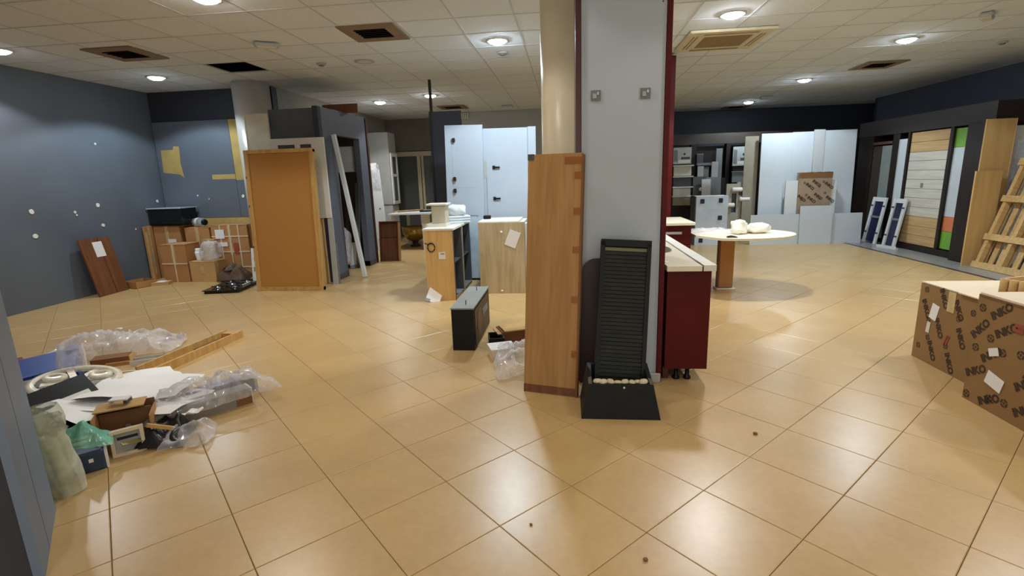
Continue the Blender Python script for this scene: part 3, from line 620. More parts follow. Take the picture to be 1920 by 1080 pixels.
for x, y, r in ((-.12, -.2, .06), (.12, -.2, .045), (-.12, .2, .045), (.12, .2, .06), (0, 0, .07)):
    bn = obj('burner', MB().at(Matrix.Translation((x, y, .052))).lathe([(r, 0), (r, .012), (r * .7, .016), (r * .65, .024), (.01, .026)], 18), STEEL, t, True); part('pan_support', BLACK, bn, (x - r * 1.5, x + r * 1.5, y - .006, y + .006, .07, .08), (x - .006, x + .006, y - r * 1.5, y + r * 1.5, .07, .08))
for k in range(4): obj('knob', MB().at(Matrix.Translation((.2, -.1 + k * .07, .052))).lathe([(.016, 0), (.014, .02)], 12), OFFW, t, True)
t = thing('printed_strip', 'narrow white printed strip leaning behind the hardboard sheet', 'strip', (-4.78, 7.25, 0), (R(-6), 0, 0)); part('strip', PAPER, t, (-.09, .03, 0, .012, .0, .56)); part('print_block', PAPERG, t, (-.06, 0, -.003, 0, .2, .27), (-.05, .01, -.003, 0, .36, .42))

# ================================================================== BOOTH GROUP
t = thing('hardboard_crate', 'large orange hardboard sheet on a pine frame standing in front of the booth', 'crate panel', (-4.0, 6.80, 0), (R(-3.5), 0, 0))
part('sheet', HARDB, t, (-.47, .47, 0, .012, .04, 1.94))
for b in ((-.51, -.45, -.012, .05, .0, 1.975), (.45, .51, -.012, .05, .0, 1.975)): part('frame_stile', PINEF, t, b)
part('frame_rail', PINEF, t, (-.51, .51, -.015, .05, 1.94, 1.99)); part('frame_rail', PINEF, t, (-.51, .51, -.02, .06, 0, .05))
for k in range(3): part('frame_block', PINEF, t, (-.5 + k * .36, -.3 + k * .36, -.035, .0, .0, .03))
for z in (.62, 1.2, 1.6): part('nail_scar', IRON, t, (-.505, -.495, -.016, -.012, z, z + .03))
t = thing('white_door_leaf', 'tall off white board between the round column and the hardboard sheet', 'board', (-4.62, 7.26, 0), (R(-1), 0, 0)); part('leaf', mat('warm_white_board', (206, 200, 180), .5), t, (-.06, .3, 0, .03, 1.4, 2.52), (0.0, .3, 0, .03, 0, 1.4)); part('edge', OFFW, t, (-.062, -.05, -.002, .032, 1.4, 2.52))
t = thing('packing_crate', 'plain crate hidden behind the hardboard sheet, carrying the cream door', 'crate', (0, 0, 0)); part('body', CARD2, t, (-4.22, -3.66, 7.16, 7.36, 0, .98)); part('lid', CARD, t, (-4.23, -3.65, 7.15, 7.37, .98, 1.0))
t = thing('glazed_door_leaf', 'cream door leaf with two dark glass lights peeking over the hardboard sheet', 'door', (-3.88, 7.22, 1.0))
for b in ((-.41, -.29, 0, .035, 0, 1.15), (.22, .41, 0, .035, 0, 1.15), (-.03, .05, 0, .035, 0, 1.15)): part('stile', OFFW, t, b)
for b in ((-.29, -.03, 0, .035, 1.06, 1.15), (.05, .22, 0, .035, 1.06, 1.15), (-.29, -.03, 0, .035, 0, .1), (.05, .22, 0, .035, 0, .1)): part('rail', OFFW, t, b)
for b in ((-.29, -.03, .012, .02, .1, 1.06), (.05, .22, .012, .02, .1, 1.06)): part('pane', GREYD, t, b)
t = thing('display_booth', 'dark slate display booth with an open doorway on its right side', 'booth', (0, 0, 0))
BG = mat('booth_charcoal', (82, 84, 88), .6, var=.08); BS = mat('booth_slate', (92, 98, 112), .6, var=.08)
part('front_wall', BG, t, (-4.36, -3.62, 7.40, 7.46, 0, 2.58)); part('corner_post', NAVY, t, (-3.66, -3.58, 7.36, 7.46, 0, 2.60))
part('doorway_jamb', BS, t, (-3.68, -3.58, 7.46, 7.86, 0, 2.6)); part('doorway_jamb', BS, t, (-3.68, -3.58, 8.80, 9.12, 0, 2.62)); part('lintel', BS, t, (-3.68, -3.58, 7.86, 8.80, 2.23, 2.61))
part('skirting', GREYD, t, (-3.68, -3.572, 7.4, 7.86, 0, .09)); part('skirting', GREYD, t, (-3.68, -3.572, 8.80, 9.12, 0, .09)); part('end_panel', mat('redwood_edge', (70, 36, 30), .5), t, (-3.68, -3.56, 9.12, 9.18, 0, 2.6)); part('header_board', BROWNWD, t, (-4.0, -3.4, 8.42, 8.46, 2.62, 2.76))
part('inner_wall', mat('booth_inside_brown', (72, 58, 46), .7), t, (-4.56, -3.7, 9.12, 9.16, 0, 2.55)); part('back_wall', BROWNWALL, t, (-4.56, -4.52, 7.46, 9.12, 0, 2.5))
t = thing('wall_cabinet', 'small white wall cabinet with a bar handle inside the booth', 'cabinet', (0, 0, 0)); part('body', OFFW, t, (-4.3, -3.76, 8.9, 9.115, 1.68, 2.12)); dd = part('door', WHITE, t, (-4.29, -3.77, 8.88, 8.9, 1.69, 2.11)); part('handle', STEEL, dd, (-4.1, -3.95, 8.85, 8.88, 1.74, 1.76))
t = thing('white_batten', 'long white batten leaning diagonally across the booth doorway', 'batten', (-3.24, 7.71, 0), (0, R(-7.4), 0)); part('bar', WHITE, t, (-.03, .03, -.03, .03, 0, 2.24), bev=.004); part('end_cap', GREYL, t, (-.031, .031, -.031, .031, 0, .02))
t = thing('metal_bar', 'thin steel bar leaning inside the booth doorway', 'bar', (-3.72, 8.6, 0), (R(-6), R(2), 0)); part('bar', STEEL, t, (-.035, .035, -.012, .012, 0, 1.5)); part('edge_lip', STEEL, t, (.03, .04, -.03, .012, 0, 1.5))
t = thing('wrapped_bundle', 'black crate and white box wrapped in clear plastic on the booth floor', 'bundle', (-4.02, 8.3, 0))
obj('wrap', lump(.5, .6, .8, 15), FILM, t, True); part('black_crate', BLACK, t, (-.16, .16, -.2, .2, .01, .43), bev=.02); part('white_box', WHITE, t, (-.14, .14, -.1, .1, .435, .64), bev=.008)
t = thing('white_sheet_scrap', 'low white sheet leaning at the foot of the booth doorway', 'sheet', (-3.78, 8.68, 0), (R(-14), 0, R(60))); part('sheet', WHITE, t, (-.14, .14, 0, .01, 0, .45)); part('fold', PAPERG, t, (-.14, .14, -.01, 0, 0, .05))
# grey-blue low sheet right of the hardboard crate
t = thing('grey_sheet', 'narrow grey blue sheet standing between hardboard sheet and booth corner', 'sheet', (-3.49, 7.2, 0), (R(-2), 0, 0)); part('panel', GREYL, t, (-.05, .03, 0, .015, 0, 1.0)); part('panel', GREYM, t, (-.02, .05, .02, .032, 0, .62))
t = thing('tipped_drawer_box', 'brown wooden drawer box tipped against the end of the booth', 'drawer', (-3.38, 9.3, 0), (R(-7), 0, 0))
part('panel', BROWNWD, t, (-.2, .18, .09, .1, 0, .76)); part('side', BROWNWD, t, (-.2, -.185, 0, .1, 0, .76)); part('side', MEDWD, t, (.168, .185, 0, .1, 0, .76)); part('end', BROWNWD, t, (-.2, .185, 0, .1, .745, .76)); part('end', BROWNWD, t, (-.2, .185, 0, .1, 0, .015)); part('divider', BROWNWD, t, (-.2, .17, .06, .09, .46, .47))

# ================================================================== BACK AREA
t = thing('dark_partition', 'dark navy partition board with a thin pole behind the white doors', 'partition', (0, 0, 0)); part('board', mat('navy_partition', (58, 64, 80), .6), t, (-2.19, -1.68, 8.38, 8.42, 0, 2.57)); part('pole', IRON, t, (-2.185, -2.145, 8.38, 8.42, 2.57, 3.055)); part('edge_post', NAVY, t, (-2.2, -2.17, 8.36, 8.44, 0, 2.57))
t = thing('white_door_leaf', 'white cabinet door with three hinge cups, left of the pair', 'cabinet door', (-1.52, 7.52, 0), (0, R(1.2), 0))
part('leaf', DOORW, t, (-.285, .27, 0, .02, .0, 2.26)); part('groove', GREYL, t, (-.185, -.18, -.001, .001, .35, 2.05), (-.18, .18, -.001, .001, 1.37, 1.375)); part('inset_frame', GREYM, t, (-.02, .17, -.002, .001, .96, .97), (.165, .175, -.002, .001, .6, .97))
def hinge(parent, x, z, y=-.015, dirx=1):
    h = part('hinge', IRON, parent, (x - .02, x + .02, y - .004, .0, z - .025, z + .025), bev=.004); part('hinge_arm', BLACK, h, (x if dirx > 0 else x - .09, x + .09 if dirx > 0 else x, y - .014, y, z - .011, z + .011))
for z in (2.05, 1.5, 1.33): 
    h = part('hinge', GREYM, t, (-.19, -.13, -.022, 0, z - .02, z + .02), bev=.004); part('hinge_arm', IRON, h, (-.17, -.135, -.035, -.02, z - .03, z + .03))
t = thing('white_door_leaf', 'wide white cabinet door with three dark hinge arms, right of the pair', 'cabinet door', (-.86, 7.58, 0), (0, R(.5), 0))
part('leaf', DOORW, t, (-.4, .28, 0, .02, 0, 2.2)); part('side_leaf', DOORW, t, (.285, .4, .0, .025, 0, 2.21)); part('edge_line', BLACK, t, (.4, .405, .0, .025, 0, 2.21)); part('groove', GREYM, t, (-.335, -.328, -.001, .001, .2, 1.55)); part('plate', GREYL, t, (-.37, -.32, -.004, 0, 1.5, 1.75)); part('hook', GREYL, t, (.12, .16, -.004, 0, .7, .705), (.12, .124, -.004, 0, .7, .74))
for z in (1.65, 1.2, .78): hinge(t, -.22, z)
t = thing('blue_grey_board', 'low pale blue panel with a black bottom edge between the two wooden cabinets', 'panel', (-1.31, 7.42, 0)); part('panel', mat('pale_blue_panel', (186, 204, 216), .3), t, (-.13, .13, 0, .02, .03, .94)); part('bottom_edge', BLACK, t, (-.13, .16, -.004, .022, 0, .03))
# open oak cabinets A
for k, (y0, y1, lab) in enumerate(((6.14, 6.66, 'oak base cabinet open to the right, with a hanging cable ring'), (6.70, 7.24, 'second oak base cabinet open to the right, behind the cable ring one'))):
    t = thing('open_cabinet', lab, 'cabinet', (0, 0, 0))
    part('side_panel', OAK, t, (-1.77, -1.41, y0, y0 + .018, .0, .885)); part('side_panel', GREYD, t, (-1.77, -1.41, y1 - .018, y1, 0, .885)); part('back_panel', GREYD, t, (-1.77, -1.755, y0 + .018, y1 - .018, 0, .885)); part('bottom', GREYM, t, (-1.755, -1.41, y0 + .018, y1 - .018, 0.02, .04)); part('top', OFFW, t, (-1.79, -1.40, y0 - .01, y1 + .01, .886, .91)); part('shelf', GREYD, t, (-1.755, -1.43, y0 + .018, y1 - .018, .46, .475)); part('front_edge', GREYL if k else GREYD, t, (-1.412, -1.404, y0, y0 + .02, 0, .885))
    if k == 0:
        pts = [(-1.69 + .045 * math.cos(a * math.pi / 10), 6.13, .68 + .055 * math.sin(a * math.pi / 10)) for a in range(20)]
        obj('cable_ring', MB().tube(pts, .007, 6, True), IRON, t, True); obj('cable_end', MB().tube([(-1.77, 6.128, .735), (-1.73, 6.125, .72), (-1.66, 6.126, .73)], .005, 6), IRON, t, True)
        lb = part('paper_label', PAPER, t, (-1.60, -1.515, 6.134, 6.14, .53, .62)); part('label_print', PAPERG, lb, (-1.575, -1.525, 6.131, 6.134, .59, .605)); part('corner_bracket', STEEL, t, (-1.46, -1.41, 6.16, 6.3, .04, .055))
t = thing('paper_sheet', 'white paper sheet propped at the foot of the oak cabinet', 'paper', (-1.7, 6.04, .0), (R(-35), R(25), .2)); part('sheet', PAPER, t, (-.09, .09, 0, .004, .0, .2)); part('fold', PAPERG, t, (-.09, -.03, -.003, .0, .0, .03))
t = thing('white_pedestal', 'cream box with a flared lid standing on the oak cabinet', 'box', (-1.64, 6.5, .91)); part('body', mat('cream_grey_box', (190, 182, 160), .6), t, (-.09, .09, -.1, .1, 0, .27), bev=.006); part('lid', OFFW, t, (-.15, .12, -.13, .13, .27, .295), bev=.005); part('base_tray', OFFW, t, (-.16, .1, -.13, .13, 0, .04))
t = thing('folded_textile', 'stack of pale blue white packets on the oak cabinet', 'packet stack', (-1.5, 6.95, .91), (0, 0, .35))
for k in range(3): part('packet', [WHITE, mat('pale_blue_packet', (196, 214, 226), .4), WHITE][k], t, (-.15, .15, -.12, .12, k * .035, k * .035 + .033), bev=.008)
single('plastic_bag', film('white_bag_film', (226, 236, 242), .75, .2), 'pale crumpled plastic bag on the packets upon the oak cabinet', 'plastic bag', lump(.26, .2, .14, 21), (-1.52, 6.93, 1.017), smooth=True)
# cabinet B
t = thing('oak_back_cabinet', 'pale oak cabinet back with a taped paper note, before the white doors', 'cabinet', (0, 0, 0))
part('back_board', OAKLT, t, (-1.15, -.55, 6.50, 6.518, .0, .94)); part('carcass', OFFW, t, (-1.14, -.56, 6.518, 7.2, .02, .93)); part('top', OFFW, t, (-1.16, -.62, 6.55, 7.22, .932, .95)); part('side_strip', WHITE, t, (-.545, -.52, 6.52, 6.7, .02, .92))
for x, z in ((-.85, .815), (-.865, .035)): obj('screw_cap', MB().at(Matrix.Translation((x, 6.5, z)) @ Matrix.Rotation(R(90), 4, 'X')).lathe([(.014, 0), (.014, .006), (.008, .01)], 12), PAPER, t, True)
o = obj('paper_note', MB().at(Matrix.Translation((-.705, 6.497, .725)) @ Matrix.Rotation(R(22), 4, 'Y')).box(-.075, .075, -.002, .002, -.105, .105), PAPER, t)
for z in (.1, .2): part('foot_block', IRON, t, (-.545, -.51, 6.5, 6.53, z - .02, z))
single('dark_device', BLACK, 'small dark device on the pale oak cabinet top', 'device', B(-.05, .05, -.04, .04, 0, .05, .008).box(-.03, .04, -.045, -.04, .01, .035), (-1.1, 6.98, .95))
# black light box sign
t = thing('light_box', 'low black light box with grey top and a faded red disc on its side', 'sign box', (0, 0, 0))
part('body', BLACK, t, (-1.03, -.83, 4.25, 5.15, 0, .38), bev=.004); part('top', mat('grey_lid', (140, 142, 138), .5), t, (-1.035, -.825, 4.245, 5.155, .38, .392)); part('side_panel', mat('sign_face', (24, 19, 19), .4, spec=.25), t, (-.83, -.824, 4.29, 5.11, .03, .36))
obj('red_disc', MB().at(Matrix.Translation((-.824, 4.52, .2)) @ Matrix.Rotation(R(90), 4, 'Y')).lathe([(.12, 0), (.12, .003)], 28), mat('faded_red', (110, 60, 54), .5), t); part('grey_bar', GREYM, t, (-.824, -.821, 4.7, 4.98, .2, .26))
for y in (4.38, 4.95): obj('cable_stub', MB().tube([(-.92, y, .39), (-.92, y + .01, .43)], .004, 6), BLACK, t)
# debris near it
t = thing('cardboard_scrap', 'folded tan cardboard scrap behind the tall board', 'cardboard', (-.5, 4.62, 0), (0, 0, .4)); part('box', CARDDK, t, (-.16, .14, -.1, .12, 0, .1)); part('flap', CARD2, t, (-.14, .18, -.12, .1, .105, .115)); part('flap', CARD2, t, (-.2, -.12, -.1, .1, .08, .09))
t = thing('black_tray', 'small black tray beside the folded cardboard scrap', 'tray', (-.66, 4.42, 0), (0, 0, .2)); part('base', BLACK, t, (-.07, .07, -.1, .1, 0, .01)); part('wall', BLACK, t, (-.07, -.06, -.1, .1, .01, .09), (.06, .07, -.1, .1, .01, .09)); part('wall', BLACK, t, (-.06, .06, -.1, -.09, .01, .09), (-.06, .06, .09, .1, .01, .09))
t = thing('white_box', 'small white carton in the clear film near the tall board', 'box', (-.57, 4.14, 0), (0, 0, .35)); part('body', CARDIN, t, (-.11, .1, -.09, .09, 0, .08)); part('lid', PAPER, t, (-.115, .105, -.095, .095, .08, .088))
single('plastic_film', FILM, 'crumpled clear film heap behind the foot of the tall board', 'plastic film', crumple(.42, .66, .17, 2.2, 26, 30), (-.40, 3.92, .005), (0, 0, .2), smooth=True)
# rear kitchen corner
t = thing('wall_unit', 'white wall unit with a glass door in the far left corner', 'cabinet', (0, 0, 0)); part('body', mat('unit_white', (166, 168, 162), .5), t, (-4.72, -4.18, 12.0, 12.5, .95, 2.62)); dr = part('glass_door', OFFW, t, (-4.18, -4.15, 12.05, 12.13, .95, 2.15), (-4.18, -4.15, 12.42, 12.5, .95, 2.15), (-4.18, -4.15, 12.13, 12.42, 2.07, 2.15), (-4.18, -4.15, 12.13, 12.42, 1.6, 1.66), (-4.18, -4.15, 12.13, 12.42, .95, 1.02)); part('pane', GLASSG, dr, (-4.17, -4.16, 12.13, 12.42, 1.02, 2.07)); part('plinth_panel', GREYL, t, (-4.72, -4.2, 12.03, 12.48, 0, .95))
t = thing('wrapped_boards', 'tall white boards wrapped in clear film behind the booth', 'boards', (-4.08, 10.85, 0), (R(-3), R(-4), 0))
part('board', WHITE, t, (-.12, .14, 0, .02, 0, 1.75)); part('board', OFFW, t, (-.16, .08, .03, .05, 0, 1.9)); obj('wrap', MB().at(Matrix.Translation((0, -.02, 1.6))).grid(10, 14, lambda u, v: ((u - .5) * .3 + .03 * noise.noise(Vector((u * 4, v * 5, 1))), .03 * noise.noise(Vector((u * 5, v * 5, 7))), (v - .5) * .5)), FILM, t, True)
for z in (.5, .9): part('label_dot', GREYM, t, (.03, .07, -.004, 0, z, z + .03))
t = thing('glass_partition', 'cream framed sliding glass doors at the far left end', 'glass doors', (0, 0, 0))
for b in ((-4.66, -4.56, 13.5, 13.56, 0, 2.2), (-3.95, -3.86, 13.5, 13.56, 0, 2.12), (-3.84, -3.78, 13.52, 13.58, 0, 2.12), (-3.28, -3.2, 13.5, 13.56, 0, 2.2)): part('stile', mat('cream_frame', (190, 176, 144), .5) if 'cream_frame' not in MATS else MATS['cream_frame'], t, b)
part('header', MATS['cream_frame'], t, (-4.66, -3.2, 13.49, 13.57, 2.12, 2.24)); part('pane', GLASSG, t, (-4.56, -3.95, 13.52, 13.53, .02, 2.12)); part('pane', GLASSG, t, (-3.78, -3.28, 13.54, 13.55, .02, 2.12)); obj('etched_oval', MB().at(Matrix.Translation((-3.52, 13.535, 1.3)) @ Matrix.Rotation(R(90), 4, 'X') @ Matrix.Diagonal((.45, 1.5, 1, 1))).lathe([(.3, 0), (.3, .004)], 24), GREYD, t)
struct('trim_2', B(-4.74, -2.9, 13.5, 13.6, 2.26, 3.06), mat('taupe_bulkhead', (112, 104, 92), .8))
t = thing('desk', 'white desk with panel legs in the far left corner', 'desk', (0, 0, 0)); part('top', WHITE, t, (-3.84, -2.9, 10.65, 11.9, .78, .81)); part('leg', OFFW, t, (-3.12, -2.95, 10.72, 10.76, 0, .78)); part('leg', OFFW, t, (-3.8, -3.74, 10.72, 10.8, 0, .78)); part('leg', OFFW, t, (-3.8, -3.74, 11.8, 11.86, 0, .78)); part('leg', OFFW, t, (-3.0, -2.94, 11.8, 11.86, 0, .78))
t = thing('loose_board', 'thin brown board lying across the far white desk', 'board', (-3.62, 11.4, .812), (0, 0, .9)); part('board', OAK, t, (-.35, .35, -.1, .1, 0, .02)); part('edge_band', BROWNWD, t, (-.352, .352, -.104, -.1, 0, .02))
t = thing('dark_tool', 'dark flat tool lying on the far white desk', 'tool', (-3.1, 11.1, .812), (0, 0, .3)); part('blade', BLACK, t, (-.16, .16, -.08, .08, 0, .03), bev=.008); part('handle', IRON, t, (.16, .3, -.02, .02, .0, .025), bev=.005)
t = thing('brass_bowl', 'round brass bowl on a short foot under the far white desk', 'bowl', (-3.52, 11.45, 0))
obj('bowl', MB().lathe([(.08, .12), (.2, .18), (.27, .3), (.29, .46), (.28, .46), (.25, .3), (.18, .2), (.02, .15)], 28, cap=False), BRASS, t, True); obj('foot', MB().lathe([(.13, 0), (.12, .03), (.06, .06), (.08, .13)], 20), IRON, t, True)
t = thing('light_grille', 'small pale square grille high on the pale grey partition', 'grille', (-2.42, 12.585, 2.98))
for k in range(4): part('bar', OFFW, t, (-.09 + k * .05, -.07 + k * .05, -.02, 0, -.08, .06))
for k in range(3): part('cross_bar', OFFW, t, (-.09, .08, -.016, -.004, -.06 + k * .05, -.05 + k * .05))

# ================================================================== RIGHT HAND SIDE
def board(name, label, m, x0, x1, y, h, lean=3.0, th=.02, rz=0.0, z0=0.0, extra=None, cat='panel', group=None):
    t = thing(name, label, cat, ((x0 + x1) / 2, y, z0), (R(-lean), 0, rz), group); w = (x1 - x0) / 2
    part('leaf', m, t, (-w, w, 0, th, 0, h)); part('edge_band', GREYL, t, (-w - .002, -w, 0, th, 0, h), (w, w + .002, 0, th, 0, h))
    return t
g = 'large white panels leaning in a row'
board('white_board', 'leftmost tall white panel of the leaning row', WHITEB, 3.92, 4.52, 11.02, 2.2, 2.5, group=g)
board('white_board', 'second tall white panel of the leaning row, left of the shining strip', WHITEB, 4.53, 4.93, 11.06, 2.21, 2.5, group=g)
t = board('white_board', 'narrow shining white panel of the leaning row above the printed box', WHITE, 4.93, 5.16, 11.04, 2.24, 2, rz=R(14), group=g)
board('white_board', 'rightmost tall white panel of the leaning row', WHITEB, 5.14, 5.74, 11.06, 2.22, 2.5, group=g)
board('beige_board', 'tall beige panel side behind the left end of the white row', mat('beige_grey_panel', (150, 142, 124), .6), 3.66, 3.92, 11.2, 2.17, 2)
g = 'low white panels on the floor before the white row'
board('low_white_board', 'low white panel at the left end of the white row', WHITEB, 3.70, 4.66, 10.76, .60, 3, group=g)
board('low_white_board', 'low white panel at the right end of the white row', WHITEB, 5.22, 5.83, 10.78, .60, 3, group=g)
board('low_white_board', 'taller low white panel standing below the printed box', WHITEB, 4.63, 5.24, 10.72, .76, 3, group=g)
board('narrow_white_board', 'narrow white panel left of the printed box', WHITE, 4.37, 4.6, 10.86, 1.26, 2, group='narrow white panels'); board('narrow_white_board', 'very narrow white panel right of the printed box', WHITE, 5.245, 5.34, 10.88, 1.25, 2, group='narrow white panels')
t = thing('printed_box', 'flat brown printed box standing against the white panels', 'carton', (4.92, 10.88, 0))
part('body', mat('grey_brown_card', (158, 136, 112), .85), t, (-.315, .315, 0, .1, 0, 1.41)); part('top_band', CARDDK, t, (-.317, .317, -.003, .0, 1.3, 1.41)); part('edge_print', INK, t, (-.1, -.06, -.006, .1, 1.405, 1.413), (.04, .1, -.006, .1, 1.405, 1.413), (.2, .26, -.006, .1, 1.405, 1.413))
for x, z in ((-.17, 1.19), (-.05, 1.25), (.19, 1.2), (-.12, .93), (0, .99), (.23, .93), (-.31, .96)): word(t, face_y(x, -.002, z, -38), .075)
for x, z in ((-.2, 1.21), (.16, 1.22), (.08, 1.13), (-.15, .97), (.2, 1.0), (.1, .9), (-.24, .88)): logo(t, face_y(x, -.002, z, 10), .024)
# blue white cabinet with corner protectors
t = thing('protected_cabinet', 'pale blue white cabinet with navy corner protectors behind the cream table', 'cabinet', (0, 0, 0))
part('front', mat('pale_blue_white', (196, 208, 220), .3), t, (2.62, 3.25, 10.8, 10.82, 0, 1.0)); part('side', GREYD, t, (2.6, 2.62, 10.8, 11.2, 0, 1.0)); part('top', OFFW, t, (2.6, 3.25, 10.82, 11.2, .985, 1.0))
for x, z in ((2.74, .9), (3.1, .91), (3.1, .56), (2.74, .1)): part('corner_protector', NAVYPL, t, (x - .04, x + .04, 10.785, 10.802, z - .045, z + .045), bev=.005)
# dark display back: fascia and sample towers
t = thing('display_wall', 'dark wenge display wall behind the sample boards', 'display', (0, 0, 0))
part('back', DARKWD, t, (1.7, 5.9, 13.9, 13.95, 0, 2.12)); part('fascia', mat('brown_fascia', (58, 48, 40), .5), t, (1.7, 5.9, 13.78, 13.9, 2.16, 2.42)); part('post', DARKWD, t, (2.55, 2.64, 13.6, 13.9, 0, 2.16)); part('post', DARKWD, t, (3.14, 3.26, 13.7, 13.9, 0, 2.16)); part('post', DARKWD, t, (4.0, 4.1, 13.7, 13.9, 0, 2.16)); part('post', DARKWD, t, (4.85, 4.95, 13.7, 13.9, 0, 2.16))
part('tower', DARKWD, t, (2.66, 3.1, 13.5, 13.9, 0, 2.09)); part('tower', DARKWD, t, (4.12, 4.48, 13.5, 13.9, 0, 2.06)); part('plinth', DARKWD, t, (3.58, 3.92, 13.4, 13.9, 0, 1.32))
def picture(x0, x1, z0, z1, y, label):
    t = thing('sample_poster', label, 'poster', (0, 0, 0)); part('board', GREYL, t, (x0, x1, y - .02, y - .001, z0, z1)); w = x1 - x0; h = z1 - z0
    part('picture_dark_area', GREYD, t, (x0 + .45 * w, x0 + .92 * w, y - .024, y - .02, z0 + .28 * h, z0 + .42 * h)); part('picture_tone_area', GREYM, t, (x0 + .04 * w, x0 + .24 * w, y - .024, y - .02, z0 + .15 * h, z0 + .85 * h)); part('picture_spot', BLACK, t, (x0 + .58 * w, x0 + .66 * w, y - .024, y - .02, z0 + .55 * h, z0 + .65 * h)); part('picture_light_area', OFFW, t, (x0 + .28 * w, x0 + .95 * w, y - .022, y - .02, z0 + .05 * h, z0 + .25 * h))
picture(2.66, 3.1, 1.69, 2.09, 13.5, 'grey interior poster on top of the drawer sample tower')
for z0, z1, m, lb in ((1.40, 1.63, OFFW, 'topmost off white drawer front on the sample tower'), (1.13, 1.36, GREYD, 'charcoal drawer front on the sample tower'), (.90, 1.10, mat('pale_stone', (190, 188, 172), .5), 'pale stone drawer front below the charcoal one'), (.66, .87, mat('beige_front', (160, 156, 138), .5), 'lowest beige drawer front on the sample tower')):
    t = thing('sample_fascia', lb, 'drawer front', (0, 0, 0), group='drawer fronts on the sample tower'); part('front', m, t, (2.68, 3.11, 13.46, 13.5, z0, z1)); part('shelf_lip', OFFW, t, (2.66, 3.16, 13.42, 13.5, z1, z1 + .03))
picture(4.1, 4.5, 1.6, 2.06, 13.5, 'dark interior poster left of the beige panel'); single('sample_board', GREYM, 'grey board below the dark interior poster', 'sample board', B(4.1, 4.5, 13.46, 13.5, 1.2, 1.45, .004).box(4.08, 4.52, 13.44, 13.5, 1.45, 1.47))
def sample(label, m, x0, x1, y, h, lean=4, z0=0, knob=False, rz=0):
    t = board('sample_board', label, m, x0, x1, y, h, lean, .025, rz, z0, cat='sample panel', group='sample panels before the dark display')
    if knob: obj('knob', MB().at(Matrix.Translation((.02, 0, h - .3)) @ Matrix.Rotation(R(90), 4, 'X')).lathe([(.03, 0), (.045, .03), (.02, .05)], 14), PAPER, t, True)
sample('dark grey sample door with a white knob', GREYD, 3.0, 3.28, 12.6, 1.38, 5, knob=True); sample('narrow white sample panel beside the dark grey door', WHITE, 3.14, 3.34, 12.4, 1.32, 5); sample('wide taupe grey sample panel right of the narrow white one', GREYM, 3.28, 3.6, 12.5, 1.36, 6)
sample('pale upright sample panel far behind the dark grey door', GREYL, 3.28, 3.42, 13.5, 1.62, 1); sample('small pale grey sample panel standing high in the display', GREYL, 3.6, 3.75, 13.45, .4, 1, 1.32); sample('tiny grey sample panel highest in the display', GREYM, 3.74, 3.88, 13.6, .72, 1, 1.32); sample('grey sample panel under the small dark shelf', GREYM, 3.40, 3.56, 13.55, 1.6, 1)
t = thing('display_shelf', 'small grey shelf in the dark display with dark boxes on it', 'shelf', (0, 0, 0)); part('board', GREYM, t, (3.26, 3.75, 13.55, 13.85, 1.64, 1.70)); part('bracket', GREYD, t, (3.3, 3.33, 13.6, 13.85, 1.54, 1.64)); part('bracket', GREYD, t, (3.7, 3.73, 13.6, 13.85, 1.54, 1.64))
t = thing('dark_box', 'dark box standing on the small grey shelf', 'box', (3.34, 13.7, 1.70)); part('body', GREYD, t, (-.08, .08, -.1, .1, 0, .22), bev=.006); part('lid', GREYM, t, (-.083, .083, -.103, .103, .2, .226))
t = thing('beige_cabinet', 'beige cabinet with square cutouts and white rolls between the display and white panels', 'cabinet', (0, 0, 0))
BE = mat('beige_cabinet_board', (168, 162, 146), .6)
part('board', BE, t, (3.35, 3.46, 11.3, 11.34, 0, 1.22)); part('board', BE, t, (3.46, 3.56, 11.3, 11.34, 0, .62)); part('board', BE, t, (3.46, 3.56, 11.3, 11.34, 1.02, 1.22)); part('board', BE, t, (3.56, 3.78, 11.3, 11.34, 0, 1.25)); part('inside', GREYD, t, (3.46, 3.56, 11.36, 11.38, .6, 1.04)); part('panel_square', GREYD, t, (3.6, 3.7, 11.29, 11.3, .98, 1.14)); part('side', BE, t, (3.74, 3.78, 11.34, 11.6, 0, 1.25))
for x, z in ((3.36, .78), (3.5, 1.1), (3.66, .9)): single('white_roll', PAPER, {3.36: 'white paper roll low on the beige cabinet', 3.5: 'white paper roll at the top of the beige cabinet', 3.66: 'small white roll in the middle of the beige cabinet'}[x], 'roll', MB().at(Matrix.Rotation(R(90), 4, 'Y')).lathe([(.04, -.1), (.045, -.09), (.045, .09), (.04, .1)], 14), (x + .05, 11.26, z), group='white rolls at the beige cabinet', smooth=True)
# display doors along the right
t = thing('door_display', 'long dark wenge display frame holding sliding doors on the right', 'display frame', (0, 0, 0))
part('fascia', mat('dark_fascia', (44, 34, 30), .5), t, (6.12, 6.5, 8.3, 11.8, 2.07, 2.36)); part('base', DARKWD, t, (6.12, 6.55, 8.34, 10.5, .0, .10)); part('back', DARKWD, t, (6.6, 6.64, 8.3, 11.8, 0, 2.07))
part('end_post', DARKWD, t, (6.02, 6.6, 8.32, 8.66, 0, 2.09)); part('post', DARKWD, t, (6.14, 6.3, 9.12, 9.19, .1, 2.07)); part('post', DARKWD, t, (6.12, 6.3, 10.15, 10.2, .1, 2.07)); part('post', DARKWD, t, (6.14, 6.6, 10.46, 10.66, 0, 2.07)); part('post', DARKWD, t, (6.14, 6.6, 11.28, 11.8, 0, 2.07)); part('rail', mat('reddish_rail', (88, 56, 48), .4), t, (6.13, 6.16, 10.66, 11.28, 1.9, 1.95))
t = thing('sliding_door_leaf', 'sliding door of pale planks between oak bands in the dark display', 'sliding door', (0, 0, 0))
